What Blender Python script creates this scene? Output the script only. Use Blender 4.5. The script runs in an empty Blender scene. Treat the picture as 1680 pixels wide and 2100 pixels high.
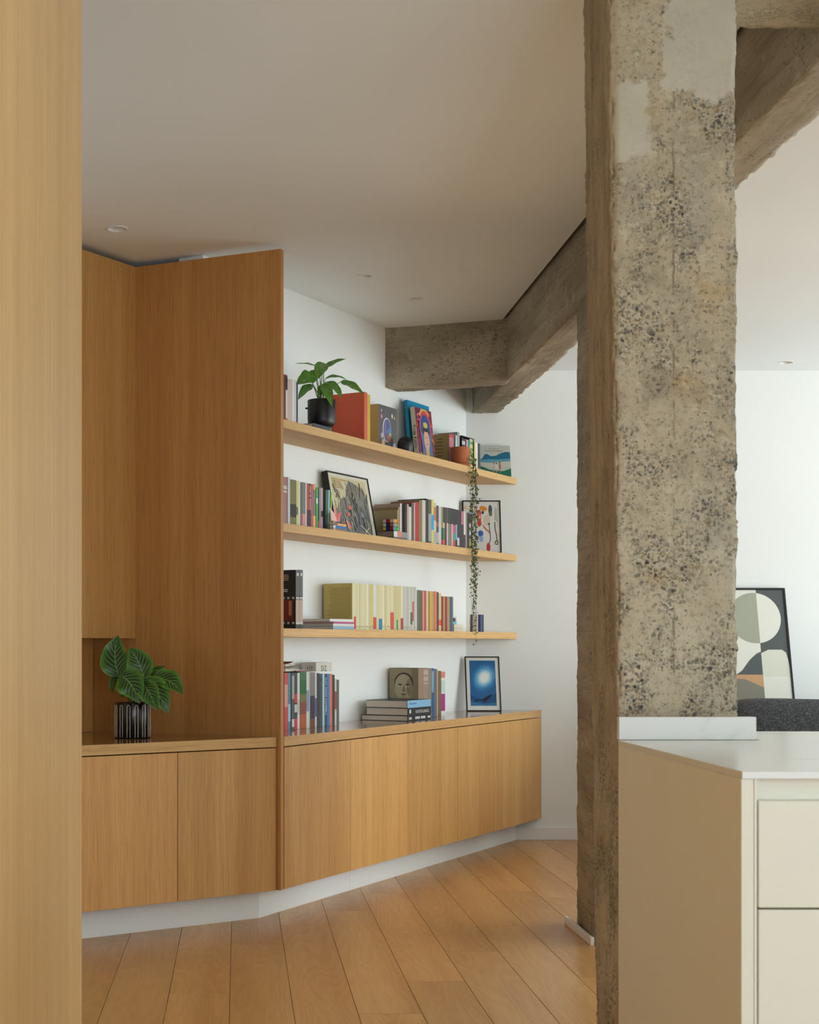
import bpy, bmesh, math, random
from mathutils import Vector, Matrix, noise
random.seed(7)
scene = bpy.context.scene
COL = scene.collection

# ------------------------------------------------------------------ camera
EYE = 1.10          # camera height
FPX = 3000.0        # focal length in pixels of the 1680 x 2100 frame
PPX, PPY = 489.0, 1322.0   # principal point of the shifted lens
cam_d = bpy.data.cameras.new('camera')
cam_d.sensor_fit = 'HORIZONTAL'
cam_d.sensor_width = 36.0
cam_d.lens = FPX / 1680 * 36.0
cam_d.shift_x = (840 - PPX) / 1680
cam_d.shift_y = (PPY - 1050) / 1680
cam_d.clip_start = 0.05
cam_d.dof.use_dof = True
cam_d.dof.focus_distance = 5.8
cam_d.dof.aperture_fstop = 15
cam = bpy.data.objects.new('camera', cam_d)
cam.location = (0, 0, EYE)
cam.rotation_euler = (math.pi / 2, 0, 0)
COL.objects.link(cam)
scene.camera = cam
scene.cycles.max_bounces = 6
scene.cycles.diffuse_bounces = 4
scene.cycles.adaptive_threshold = 0.09

# ------------------------------------------------------------------ light and exposure
scene.view_settings.view_transform = 'Standard'
scene.view_settings.look = 'None'
scene.view_settings.gamma = 1.0
scene.view_settings.use_curve_mapping = False
scene.view_settings.exposure = 0.06
world = bpy.data.worlds.new('world')
scene.world = world
world.use_nodes = True
world.node_tree.nodes['Background'].inputs[0].default_value = (0.80, 0.90, 1.0, 1)
world.node_tree.nodes['Background'].inputs[1].default_value = 0.05


def area_light(name, loc, rot, sx, sy, power, colr):
    d = bpy.data.lights.new(name, 'AREA')
    d.shape = 'RECTANGLE'
    d.size, d.size_y = sx, sy
    d.energy = power
    d.color = colr
    o = bpy.data.objects.new(name, d)
    o.location = loc
    o.rotation_euler = rot
    COL.objects.link(o)
    return o


# daylight coming in at the living room windows (right) and the kitchen window (behind the camera)
area_light('daylight_living_room', (5.93, 5.7, 1.20), (0, math.pi / 2, 0), 2.2, 4.4, 168, (0.82, 0.94, 0.99))
area_light('daylight_kitchen', (2.3, -1.53, 1.45), (math.pi / 2 + .30, 0, 0), 4.4, 2.0, 112, (0.79, 0.93, 1.02))

# ------------------------------------------------------------------ measured frames
CX, CY = 1.284, 8.25                    # corner of the shelf wall and the back wall
EX = Vector((0.5373, 0.8434, 0))        # along the shelf wall, to the right / away
EN = Vector((0.8434, -0.5373, 0))       # out of the shelf wall into the room
ANG = math.atan2(EX.y, EX.x)


def W(x, t, z=0.0):
    """shelf frame (x along wall, t out of wall) to world"""
    return Vector((CX, CY, 0)) + EX * x + EN * t + Vector((0, 0, z))


def px2x(px, t):
    k = (px - PPX) / FPX
    return (k * (CY - .5373 * t) - CX - .8434 * t) / (.5373 - .8434 * k)


def zat(v, x, t):
    return EYE - (v - PPY) * (CY + .8434 * x - .5373 * t) / FPX


def at(px, v, Y):
    return Vector(((px - PPX) * Y / FPX, Y, EYE - (v - PPY) * Y / FPX))


# ------------------------------------------------------------------ helpers
def lin(c):
    def f(x):
        x /= 255.0
        return x / 12.92 if x <= .04045 else ((x + .055) / 1.055) ** 2.4
    return (f(c[0]), f(c[1]), f(c[2]), 1)


MATS = {}


def plain(c, rough=.6, spec=.3, metal=0.0):
    key = ('plain', tuple(c), rough, spec, metal)
    if key not in MATS:
        m = bpy.data.materials.new('plain_%d_%d_%d' % tuple(c))
        m.use_nodes = True
        b = m.node_tree.nodes['Principled BSDF']
        b.inputs['Base Color'].default_value = lin(c)
        b.inputs['Roughness'].default_value = rough
        b.inputs['Specular IOR Level'].default_value = spec
        b.inputs['Metallic'].default_value = metal
        MATS[key] = m
    return MATS[key]


class NT:
    def __init__(self, name):
        self.m = bpy.data.materials.new(name)
        self.m.use_nodes = True
        self.t = self.m.node_tree
        self.b = self.t.nodes['Principled BSDF']

    def n(self, kind, **kw):
        nd = self.t.nodes.new(kind)
        for k, v in kw.items():
            setattr(nd, k, v)
        return nd

    def l(self, a, b):
        self.t.links.new(a, b)

    def val(self, sock, v):
        if hasattr(v, 'is_linked') or hasattr(v, 'links'):
            self.l(v, sock)
        else:
            sock.default_value = v

    def math(self, op, a, b=None, c=None, clamp=False):
        nd = self.n('ShaderNodeMath', operation=op, use_clamp=clamp)
        self.val(nd.inputs[0], a)
        if b is not None:
            self.val(nd.inputs[1], b)
        if c is not None:
            self.val(nd.inputs[2], c)
        return nd.outputs[0]

    def vmath(self, op, a, b):
        nd = self.n('ShaderNodeVectorMath', operation=op)
        self.val(nd.inputs[0], a)
        self.val(nd.inputs[1], b)
        return nd.outputs[0]

    def noise(self, vec, scale, detail=3, rough=.5, dist=0.0):
        nd = self.n('ShaderNodeTexNoise')
        self.l(vec, nd.inputs['Vector'])
        nd.inputs['Scale'].default_value = scale
        nd.inputs['Detail'].default_value = detail
        nd.inputs['Roughness'].default_value = rough
        nd.inputs['Distortion'].default_value = dist
        return nd.outputs[0]

    def voro(self, vec, scale, feature='F1', rnd=1.0):
        nd = self.n('ShaderNodeTexVoronoi', feature=feature)
        self.l(vec, nd.inputs['Vector'])
        nd.inputs['Scale'].default_value = scale
        nd.inputs['Randomness'].default_value = rnd
        return nd

    def ramp(self, fac, stops, interp='LINEAR'):
        nd = self.n('ShaderNodeValToRGB')
        nd.color_ramp.interpolation = interp
        els = nd.color_ramp.elements
        while len(els) < len(stops):
            els.new(0.5)
        for e, (p, c) in zip(els, stops):
            e.position = p
            e.color = c if len(c) == 4 else lin(c)
        self.l(fac, nd.inputs[0])
        return nd.outputs[0]

    def mix(self, fac, a, b, blend='MIX'):
        nd = self.n('ShaderNodeMix', data_type='RGBA', blend_type=blend)
        self.val(nd.inputs[0], fac)
        self.val(nd.inputs[6], a if not isinstance(a, tuple) or len(a) == 4 else lin(a))
        self.val(nd.inputs[7], b if not isinstance(b, tuple) or len(b) == 4 else lin(b))
        return nd.outputs[2]

    def step(self, v, lo, hi):
        nd = self.n('ShaderNodeMapRange', interpolation_type='SMOOTHSTEP')
        self.val(nd.inputs[0], v)
        nd.inputs[1].default_value = lo
        nd.inputs[2].default_value = hi
        return nd.outputs[0]

    def bump(self, h, strength=.3, dist=.002, normal=None):
        nd = self.n('ShaderNodeBump')
        nd.inputs['Strength'].default_value = strength
        nd.inputs['Distance'].default_value = dist
        self.l(h, nd.inputs['Height'])
        if normal is not None:
            self.l(normal, nd.inputs['Normal'])
        return nd.outputs[0]

    def scaled(self, vec, s):
        nd = self.n('ShaderNodeMapping')
        self.l(vec, nd.inputs['Vector'])
        nd.inputs['Scale'].default_value = s
        return nd.outputs[0]

    def coords(self, rnd=True):
        tc = self.n('ShaderNodeTexCoord').outputs['Object']
        if not rnd:
            return tc
        oi = self.n('ShaderNodeObjectInfo').outputs['Random']
        off = self.math('MULTIPLY', oi, 37.0)
        comb = self.n('ShaderNodeCombineXYZ')
        for i in range(3):
            self.l(off, comb.inputs[i])
        return self.vmath('ADD', tc, comb.outputs[0]), oi


def oak(name, axis, light, dark, rough=.42, coat=0.0, fine=1.0, tone=.16):
    """axis: direction of the grain in local space ('x','y','z')"""
    q = NT(name)
    co, oi = q.coords()
    i = 'xyz'.index(axis)

    def sc(a, l):
        s = [a, a, a]
        s[i] = l
        return tuple(s)
    wob = q.noise(q.scaled(co, sc(3.0, .5)), 1.0, 2)
    wv = q.math('MULTIPLY', wob, .06)
    cb = q.n('ShaderNodeCombineXYZ')
    for k in range(3):
        if k != i:
            q.l(wv, cb.inputs[k])
    co2 = q.vmath('ADD', co, cb.outputs[0])
    broad = q.noise(q.scaled(co2, sc(9, .22)), 1.0, 3, .55)
    med = q.noise(q.scaled(co2, sc(75, .6)), 1.0, 4, .65)
    pore = q.noise(q.scaled(co, sc(400, 6)), 1.0, 2, .6)
    a = q.math('ADD', q.math('MULTIPLY', broad, .55), q.math('MULTIPLY', med, .45))
    c = q.ramp(a, [(.30, dark), (.52, tuple((light[k] + dark[k]) // 2 for k in range(3))), (.72, light)])
    p = q.step(pore, .50, .72)
    c = q.mix(q.math('MULTIPLY', p, .42 * fine), c, tuple(int(v * f_) for v, f_ in zip(dark, (.72, .62, .52))))
    tn = q.math('ADD', q.math('MULTIPLY', oi, tone), 1 - tone / 2)
    hsv = q.n('ShaderNodeHueSaturation')
    q.l(c, hsv.inputs['Color'])
    q.l(tn, hsv.inputs['Value'])
    q.l(hsv.outputs[0], q.b.inputs['Base Color'])
    q.b.inputs['Roughness'].default_value = rough
    q.b.inputs['Specular IOR Level'].default_value = .4
    q.b.inputs['Coat Weight'].default_value = coat
    q.b.inputs['Coat Roughness'].default_value = .08
    return q.m


OAK_V = oak('oak_veneer_vertical', 'z', (230, 181, 113), (199, 143, 79), .45)
OAK_H = oak('oak_edge_horizontal', 'x', (233, 190, 126), (204, 152, 90), .45)
OAK_PALE = oak('oak_veneer_pale', 'z', (236, 198, 138), (206, 164, 106), .42, .0, .8, .0)
OAK_PANEL = oak('oak_veneer_shaded', 'z', (216, 160, 94), (182, 124, 64), .45, .0, 1.0, .0)  # redder oak, darkened so the panel's shaded face is put into its colour
OAK_TOP = oak('oak_worktop_lacquered', 'x', (178, 132, 84), (132, 88, 48), .16, .5)
OAK_SHELF = oak('oak_shelf', 'x', (233, 192, 130), (206, 156, 95), .5)


def floor_oak():
    q = NT('oak_floor_plank')
    co, oi = q.coords()
    warp = q.noise(q.scaled(co, (5, .8, 1)), 1.0, 2, .5)
    ring = q.math('MULTIPLY_ADD', warp, 9.0, q.math('MULTIPLY', q.n('ShaderNodeSeparateXYZ').outputs[0], 0))
    sep = q.n('ShaderNodeSeparateXYZ')
    q.l(co, sep.inputs[0])
    ring = q.math('ADD', q.math('MULTIPLY', warp, 9.0), q.math('MULTIPLY', sep.outputs[0], 9.0))
    rings = q.math('SINE', q.math('MULTIPLY', ring, 13.0))
    broad = q.noise(q.scaled(co, (8, .5, 1)), 1.0, 3, .55)
    fine = q.noise(q.scaled(co, (240, 5, 1)), 1.0, 2, .6)
    f = q.math('ADD', q.math('MULTIPLY', broad, .75), q.math('MULTIPLY_ADD', rings, .045, .10))
    c = q.ramp(f, [(.28, (198, 140, 80)), (.50, (220, 165, 101)), (.74, (235, 186, 124))])
    c = q.mix(q.math('MULTIPLY', q.step(fine, .5, .75), .25), c, (156, 108, 64))
    hsv = q.n('ShaderNodeHueSaturation')
    q.l(c, hsv.inputs['Color'])
    q.l(q.math('MULTIPLY_ADD', oi, .20, .86), hsv.inputs['Value'])
    q.l(hsv.outputs[0], q.b.inputs['Base Color'])
    q.b.inputs['Roughness'].default_value = .30
    q.b.inputs['Specular IOR Level'].default_value = .45
    return q.m


FLOOR = floor_oak()


def paint(name, c, rough=.75, bump=.03):
    q = NT(name)
    co = q.coords(False)
    n1 = q.noise(co, 1.3, 1)
    a = tuple(min(255, int(v * 1.012)) for v in c)
    b = tuple(int(v * .985) for v in c)
    q.l(q.mix(n1, a, b), q.b.inputs['Base Color'])
    q.b.inputs['Roughness'].default_value = rough
    q.b.inputs['Specular IOR Level'].default_value = .25
    if bump > .04:
        q.l(q.bump(q.noise(co, 240, 2), bump, .001), q.b.inputs['Normal'])
    return q.m


WALL = paint('white_wall_paint', (243, 244, 241))
CEIL = paint('white_ceiling_paint', (241, 246, 247))
SKIRT = paint('white_skirting_paint', (244, 244, 242), .45)
CREAM = paint('cream_lacquer', (238, 233, 216), .42, .01)


def concrete(name, column=False, pier=True, along='y'):
    q = NT(name)
    co = q.coords(False)
    sep = q.n('ShaderNodeSeparateXYZ')
    q.l(co, sep.inputs[0])
    X, Y, Z = sep.outputs
    if column:
        big = q.noise(co, 4.5, 4, .6)
        base = q.ramp(big, [(.28, (150, 138, 114)), (.5, (187, 172, 146)), (.72, (208, 194, 167))])
        gr = q.noise(q.scaled(co, (1, 1, .35)), 7.0, 5, .6)
        base = q.mix(q.math('MULTIPLY', q.step(gr, .52, .7), .5), base, (168, 162, 147))
        ochre = q.noise(q.vmath('ADD', co, (5.2, 1.1, 3.3)), 9, 3)
        base = q.mix(q.math('MULTIPLY', q.step(ochre, .6, .74), .5), base, (176, 140, 86))
        grit = q.noise(co, 70, 4, .7)
        base = q.mix(q.math('MULTIPLY', q.step(grit, .48, .72), .5), base, (122, 112, 96))
        base = q.mix(q.math('MULTIPLY', q.step(q.noise(co, 33, 4, .7), .52, .7), .45), base, (214, 203, 176))
    else:
        # board marked: long grain along local y
        big = q.noise(q.scaled(co, (5, .9, 5) if along == 'y' else (.9, 5, 5)), 1.0, 4, .6)
        base = q.ramp(big, [(.25, (132, 120, 100)), (.5, (166, 154, 133)), (.75, (196, 185, 164))])
        streak = q.noise(q.scaled(co, (70, 3, 70) if along == 'y' else (3, 70, 70)), 1.0, 3, .6)
        bz = q.math('FRACT', q.math('MULTIPLY_ADD', Z, 9.5, q.math('MULTIPLY', big, .12)))
        seam = q.math('SUBTRACT', 1.0, q.step(bz, .0, .05))
        base = q.mix(q.math('MULTIPLY', seam, .35), base, (112, 98, 78))
        base = q.mix(q.math('MULTIPLY', q.step(streak, .5, .72), .45), base, (116, 103, 84))
        base = q.mix(q.math('MULTIPLY', q.step(q.noise(co, 16, 4), .6, .75), .4), base, (208, 199, 180))
    # exposed aggregate: rounded pebbles where the skin of the concrete is missing
    area = q.noise(q.scaled(co, (1, 1, .62)), 8.5 if column else 6.0, 4, .62)
    cw = q.n('ShaderNodeTexNoise')
    q.l(co, cw.inputs['Vector'])
    cw.inputs['Scale'].default_value = 60
    cow = q.vmath('ADD', co, q.vmath('MULTIPLY', cw.outputs['Color'], (.009, .009, .009)))
    v1 = q.voro(cow, 150)
    v2 = q.voro(q.vmath('ADD', cow, (2.7, 9.1, 4.4)), 72)
    pebc = q.n('ShaderNodeSeparateColor')
    q.l(v1.outputs['Color'], pebc.inputs[0])
    peb = q.ramp(pebc.outputs[0], [(0, (62, 66, 70)), (.22, (96, 95, 90)), (.42, (150, 128, 92)), (.6, (84, 86, 86)),
                                   (.75, (176, 164, 140)), (.9, (202, 196, 182)), (1, (120, 92, 60))], 'CONSTANT')
    pebc2 = q.n('ShaderNodeSeparateColor')
    q.l(v2.outputs['Color'], pebc2.inputs[0])
    peb2 = q.ramp(pebc2.outputs[1], [(0, (58, 62, 68)), (.4, (120, 112, 98)), (.7, (150, 120, 80)), (.88, (206, 200, 188))], 'CONSTANT')
    lo, hi = (.45, .61) if column else (.62, .72)
    m_area = q.step(area, lo, hi)
    dot = q.math('SUBTRACT', 1.0, q.step(v1.outputs['Distance'], .34, .62))
    dot2 = q.math('SUBTRACT', 1.0, q.step(v2.outputs['Distance'], .22, .34))
    keep2 = q.step(pebc2.outputs[2], .62, .64)
    m2 = q.math('MULTIPLY', q.math('MULTIPLY', dot2, keep2), q.step(area, lo - .05, hi))
    m1 = q.math('MULTIPLY', dot, m_area)
    pit = q.step(q.noise(co, 95, 3, .7), .58, .68)
    c = q.mix(q.math('MULTIPLY', m1, .72), base, peb)
    c = q.mix(q.math('MULTIPLY', m2, .8), c, peb2)
    c = q.mix(q.math('MULTIPLY', q.math('MULTIPLY', pit, q.step(area, .38, .54)), .75), c, (70, 64, 54))
    h = q.math('ADD', q.math('MULTIPLY', m1, .5), q.math('MULTIPLY', m2, .8))
    h = q.math('SUBTRACT', h, q.math('MULTIPLY', m_area, .35))
    h = q.math('SUBTRACT', h, q.math('MULTIPLY', pit, .5))
    h = q.math('ADD', h, q.math('MULTIPLY', q.noise(co, 38, 5, .65), .9))
    if column and not pier:
        c = q.mix(.62, c, (186, 180, 160))
    if column and pier:
        # joints between formwork boards on the front, grey filler patches left by the repair
        wob = q.math('MULTIPLY_ADD', q.noise(q.scaled(co, (0.01, .01, 1)), 11.0, 5, .65), .022, -.011)
        jx = q.math('ABSOLUTE', q.math('SUBTRACT', q.math('ADD', X, wob), -.003))
        joint = q.math('SUBTRACT', 1.0, q.step(jx, .0006, .0030))
        joint = q.math('MULTIPLY', joint, q.step(q.noise(q.scaled(co, (0.2, .2, 1)), 14.0, 4), .46, .60))
        c = q.mix(q.math('MULTIPLY', joint, .45), c, (104, 90, 68))
        h = q.math('SUBTRACT', h, q.math('MULTIPLY', joint, .6))
        ew = q.math('MULTIPLY_ADD', q.noise(co, 20, 5, .6), .10, -.05)
        xx = q.math('ADD', X, ew)
        zz = q.math('ADD', Z, ew)

        def patch(x0, x1, z0, z1):
            a = q.math('MULTIPLY', q.step(xx, x0 - .006, x0 + .006), q.math('SUBTRACT', 1.0, q.step(xx, x1 - .006, x1 + .006)))
            b = q.math('MULTIPLY', q.step(zz, z0 - .006, z0 + .006), q.math('SUBTRACT', 1.0, q.step(zz, z1 - .006, z1 + .006)))
            f = q.math('MULTIPLY', a, b)
            return q.math('MULTIPLY', f, q.math('SUBTRACT', 1.0, q.step(Y, -.09, -.07)))
        pm = q.math('MAXIMUM', patch(-.15, -.055, 2.125, 2.30), q.math('MAXIMUM', patch(-.02, .15, 2.285, 2.80), patch(.045, .118, 2.255, 2.40)))
        pc = q.mix(q.noise(co, 12, 4), (182, 174, 155), (208, 200, 181))
        c = q.mix(q.math('MULTIPLY', pm, .85), c, pc)
        h = q.math('MULTIPLY_ADD', h, q.math('SUBTRACT', 1.0, q.math('MULTIPLY', pm, .9)), q.math('MULTIPLY', pm, .35))
        # side face of the pier: timber streaks, few stones, shade and brown bounce in its colour
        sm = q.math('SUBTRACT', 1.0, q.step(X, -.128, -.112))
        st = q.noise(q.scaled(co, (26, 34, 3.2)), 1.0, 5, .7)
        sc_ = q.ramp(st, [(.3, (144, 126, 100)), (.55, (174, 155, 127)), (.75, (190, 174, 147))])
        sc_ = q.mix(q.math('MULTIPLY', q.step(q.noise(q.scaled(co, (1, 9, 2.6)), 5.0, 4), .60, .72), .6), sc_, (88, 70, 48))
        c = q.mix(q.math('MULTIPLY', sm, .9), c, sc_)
    q.l(c, q.b.inputs['Base Color'])
    q.b.inputs['Roughness'].default_value = .85
    q.b.inputs['Specular IOR Level'].default_value = .25
    q.l(q.bump(h, .75, .006 if column else .004), q.b.inputs['Normal'])
    return q.m


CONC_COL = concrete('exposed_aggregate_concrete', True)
CONC_BEAM = concrete('board_marked_concrete')
CONC_SHORT = concrete('board_marked_concrete_short', along='x')
CONC_PALE = concrete('pale_rendered_concrete', True, False)


def quartz():
    q = NT('white_quartz')
    co = q.coords(False)
    n = q.noise(co, 5, 5, .6, 1.2)
    c = q.mix(q.step(n, .55, .75), (232, 231, 226), (216, 216, 212))
    q.l(c, q.b.inputs['Base Color'])
    q.b.inputs['Roughness'].default_value = .22
    return q.m


QUARTZ = quartz()


def fabric(name, c):
    q = NT(name)
    co = q.coords(False)
    w1 = q.noise(q.scaled(co, (520, 70, 70)), 1.0, 2)
    w2 = q.noise(q.scaled(co, (70, 70, 520)), 1.0, 2)
    f = q.math('MULTIPLY', q.math('ADD', w1, w2), .5)
    q.l(q.ramp(f, [(.36, tuple(int(v * .35) for v in c)), (.50, c), (.66, tuple(min(255, int(v * 1.7)) for v in c))]), q.b.inputs['Base Color'])
    q.b.inputs['Roughness'].default_value = .95
    q.l(q.bump(f, .6, .002), q.b.inputs['Normal'])
    return q.m


def leaf_mat(name, kind):
    q = NT(name)
    uv = q.n('ShaderNodeTexCoord').outputs['UV']
    sep = q.n('ShaderNodeSeparateXYZ')
    q.l(uv, sep.inputs[0])
    ax = q.math('ABSOLUTE', q.math('SUBTRACT', sep.outputs[0], .5))
    co = q.coords(False)
    if kind == 'striped':
        ph = q.math('SUBTRACT', q.math('MULTIPLY', sep.outputs[1], 52.0), q.math('MULTIPLY', ax, 36.0))
        s = q.step(q.math('SINE', ph), -.6, .5)
        inner = q.math('SUBTRACT', 1.0, q.step(ax, .24, .45))
        c = q.mix(q.math('MULTIPLY', s, inner), (74, 124, 36), (30, 40, 22))
        c = q.mix(q.step(ax, .40, .5), c, (92, 148, 44))
    else:
        n = q.noise(co, 130, 3, .6)
        m = q.math('MULTIPLY', q.step(n, .55, .68), q.math('SUBTRACT', 1.0, q.step(ax, .22, .42)))
        c = q.mix(q.math('MULTIPLY', m, .65), (92, 144, 52), (206, 212, 150))
    c = q.mix(q.math('SUBTRACT', 1.0, q.step(ax, .008, .03)), c, (120, 150, 84))
    q.l(c, q.b.inputs['Base Color'])
    q.b.inputs['Roughness'].default_value = .35
    q.b.inputs['Subsurface Weight'].default_value = 0.0
    return q.m


# ---- mesh helpers
def link(o, parent=None):
    COL.objects.link(o)
    if parent is not None:
        o.parent = parent
    return o


def tag(o, label=None, cat=None, group=None, kind=None):
    if label:
        o['label'] = label
    if cat:
        o['category'] = cat
    if group:
        o['group'] = group
    if kind:
        o['kind'] = kind
    return o


def thing(name, label, cat, loc=(0, 0, 0), rz=0.0, group=None, rot=None):
    o = bpy.data.objects.new(name, None)
    o.empty_display_size = .05
    o.location = loc
    o.rotation_euler = rot if rot is not None else (0, 0, rz)
    link(o)
    return tag(o, label, cat, group)


def mesh(name, verts, faces, mat, parent=None, mats=None, fmats=None, smooth=False):
    me = bpy.data.meshes.new(name)
    me.from_pydata([tuple(v) for v in verts], [], faces)
    for m in (mats or [mat]):
        me.materials.append(m)
    if fmats:
        me.polygons.foreach_set('material_index', fmats)
    if smooth:
        me.polygons.foreach_set('use_smooth', [True] * len(me.polygons))
    me.update()
    return link(bpy.data.objects.new(name, me), parent)


BOXF = [(0, 3, 2, 1), (4, 5, 6, 7), (0, 1, 5, 4), (1, 2, 6, 5), (2, 3, 7, 6), (3, 0, 4, 7)]


def boxv(x0, x1, y0, y1, z0, z1):
    return [(x0, y0, z0), (x1, y0, z0), (x1, y1, z0), (x0, y1, z0), (x0, y0, z1), (x1, y0, z1), (x1, y1, z1), (x0, y1, z1)]


def bevelled(o, w, seg=2):
    bm = bmesh.new()
    bm.from_mesh(o.data)
    bmesh.ops.bevel(bm, geom=list(bm.edges), offset=w, segments=seg, affect='EDGES', profile=.5)
    bm.to_mesh(o.data)
    bm.free()
    return o


def box(name, b, mat, parent=None, bevel=0.0, loc=None, rz=0.0):
    o = mesh(name, boxv(*b), BOXF, mat, parent)
    if bevel:
        bevelled(o, bevel)
    if loc is not None:
        o.location = loc
        o.rotation_euler = (0, 0, rz)
    return o


def prism(name, pts, z0, z1, mat, parent=None, bevel=0.0):
    """pts counter-clockwise"""
    n = len(pts)
    v = [(p[0], p[1], z0) for p in pts] + [(p[0], p[1], z1) for p in pts]
    f = [tuple(range(n - 1, -1, -1)), tuple(range(n, 2 * n))]
    f += [(i, (i + 1) % n, n + (i + 1) % n, n + i) for i in range(n)]
    o = mesh(name, v, f, mat, parent)
    if bevel:
        bevelled(o, bevel)
    return o


def lathe(name, prof, mat, parent=None, seg=40, loc=(0, 0, 0), mats=None, fm=None):
    v, f, fi = [], [], []
    for r, z in prof:
        for i in range(seg):
            a = 2 * math.pi * i / seg
            v.append((r * math.cos(a) + loc[0], r * math.sin(a) + loc[1], z + loc[2]))
    for j in range(len(prof) - 1):
        for i in range(seg):
            k = (i + 1) % seg
            f.append((j * seg + i, j * seg + k, (j + 1) * seg + k, (j + 1) * seg + i))
            fi.append(fm[j] if fm else 0)
    o = mesh(name, v, f, mat, parent, mats, fi, True)
    return o


def tube_verts(path, r, seg=6):
    v, f = [], []
    n = len(path)
    for j, p in enumerate(path):
        a = path[max(0, j - 1)]
        b = path[min(n - 1, j + 1)]
        t = (Vector(b) - Vector(a)).normalized()
        s = t.orthogonal().normalized()
        u = t.cross(s)
        rr = r[j] if isinstance(r, (list, tuple)) else r
        for i in range(seg):
            q = 2 * math.pi * i / seg
            v.append(Vector(p) + (s * math.cos(q) + u * math.sin(q)) * rr)
    for j in range(n - 1):
        for i in range(seg):
            k = (i + 1) % seg
            f.append((j * seg + i, j * seg + k, (j + 1) * seg + k, (j + 1) * seg + i))
    f.append(tuple(range(seg - 1, -1, -1)))
    f.append(tuple(range((n - 1) * seg, n * seg)))
    return v, f


def tube(name, path, r, mat, parent=None, seg=6):
    v, f = tube_verts(path, r, seg)
    return mesh(name, v, f, mat, parent, smooth=True)


FONTS = []


def lettering(txt, parent, size, mat, loc, rot, align='LEFT', name='lettering', sx=1.0):
    cu = bpy.data.curves.new(name, 'FONT')
    cu.body = txt
    cu.size = size
    cu.align_x = align
    cu.align_y = 'CENTER'
    cu.extrude = .0001
    cu.resolution_u = 2
    cu.materials.append(mat)
    o = link(bpy.data.objects.new('tmp_' + name, cu), parent)
    o.location = loc
    o.rotation_euler = rot
    o.scale = (sx, 1, 1)
    FONTS.append((o, name))
    return o


def art(name, parent, w, h, shapes, mat_fn=plain, y=-.0003, step=.00012):
    """flat print in the local xz plane facing -y, origin at its lower left corner; shapes are (points 0..1, colour)"""
    v, f, fm, mats, idx = [], [], [], [], {}
    for k, (pts, c) in enumerate(shapes):
        b = len(v)
        for (a, d) in pts:
            v.append((a * w, y - step * k, d * h))
        f.append(tuple(range(b, b + len(pts))))
        if c not in idx:
            idx[c] = len(mats)
            mats.append(mat_fn(c, .5))
        fm.append(idx[c])
    return mesh(name, v, f, None, parent, mats, fm)


def blob(cx, cy, rx, ry, n=18, jit=0.0, rot=0.0, seed=0):
    rr = random.Random(seed)
    out = []
    for i in range(n):
        a = 2 * math.pi * i / n
        k = 1 + rr.uniform(-jit, jit)
        x, y = rx * k * math.cos(a), ry * k * math.sin(a)
        out.append((cx + x * math.cos(rot) - y * math.sin(rot), cy + x * math.sin(rot) + y * math.cos(rot)))
    return out


def stroke(x0, y0, x1, y1, w):
    dx, dy = x1 - x0, y1 - y0
    l = math.hypot(dx, dy)
    nx, ny = -dy / l * w / 2, dx / l * w / 2
    return [(x0 + nx, y0 + ny), (x0 - nx, y0 - ny), (x1 - nx, y1 - ny), (x1 + nx, y1 + ny)]


def rect(x0, y0, x1, y1):
    return [(x0, y0), (x1, y0), (x1, y1), (x0, y1)]


# ================================================================== the shell of the flat
Z_CEIL, Z_CEIL_R = 2.70, 2.646
PANEL_F = Vector((.173, 5.843, 0))                  # front edge of the tall oak panel
PANEL_B = Vector((-.613, 6.213, 0))                 # where it meets the back of the niche
NDIR = Vector((.57347, .81923, 0))                  # direction of the niche back
NICHE_L = PANEL_B - NDIR * 1.198                    # niche back meets the left wall

floor = box('floor', (-1.42, 6.12, -1.72, 8.37, -.16, -.0135), plain((70, 50, 32), .9), None)
tag(floor, 'wide oak plank floor running towards the white back wall', 'floor', kind='structure')
# planks, laid towards the back wall, in rows .192 wide, with staggered end joints
ROWX0 = .549 - .192 * 10
known = {-.027: 5.366, .165: 5.73, .357: 6.05, .549: 6.47, .741: 5.25, .933: 5.71, 1.125: 6.52}
plank_cache = {}
PL = 1.69
prow = 0
x = ROWX0
while x < 5.99:
    key = min(known, key=lambda k: abs(k - x))
    j0 = known[key] if abs(key - x) < .01 else 5.0 + ((prow * .43 + 2.1) % PL)
    ys = sorted({-1.6, 8.25} | {j0 + PL * k for k in range(-6, 4) if -1.4 < j0 + PL * k < 8.1})
    for a, b in zip(ys[:-1], ys[1:]):
        # leave out what lies wholly behind the built-in walls
        xc = max(x + .192, -1.3)
        if xc < CX and a > CY - (CX - xc) / .637 + .1:
            continue
        ln = round(b - a, 4)
        if ln not in plank_cache:
            plank_cache[ln] = bevelled(mesh('plank', boxv(.0007, .1913, .0006, ln - .0006, -.013, 0), BOXF, FLOOR), .0009, 1).data
            o = [q for q in COL.objects if q.data == plank_cache[ln]][0]
            o.parent = floor
        else:
            o = link(bpy.data.objects.new('plank', plank_cache[ln]), floor)
        o.location = (x, a, 0)
    x += .192
    prow += 1


def structure(o, label, cat):
    return tag(o, label, cat, kind='structure')


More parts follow.
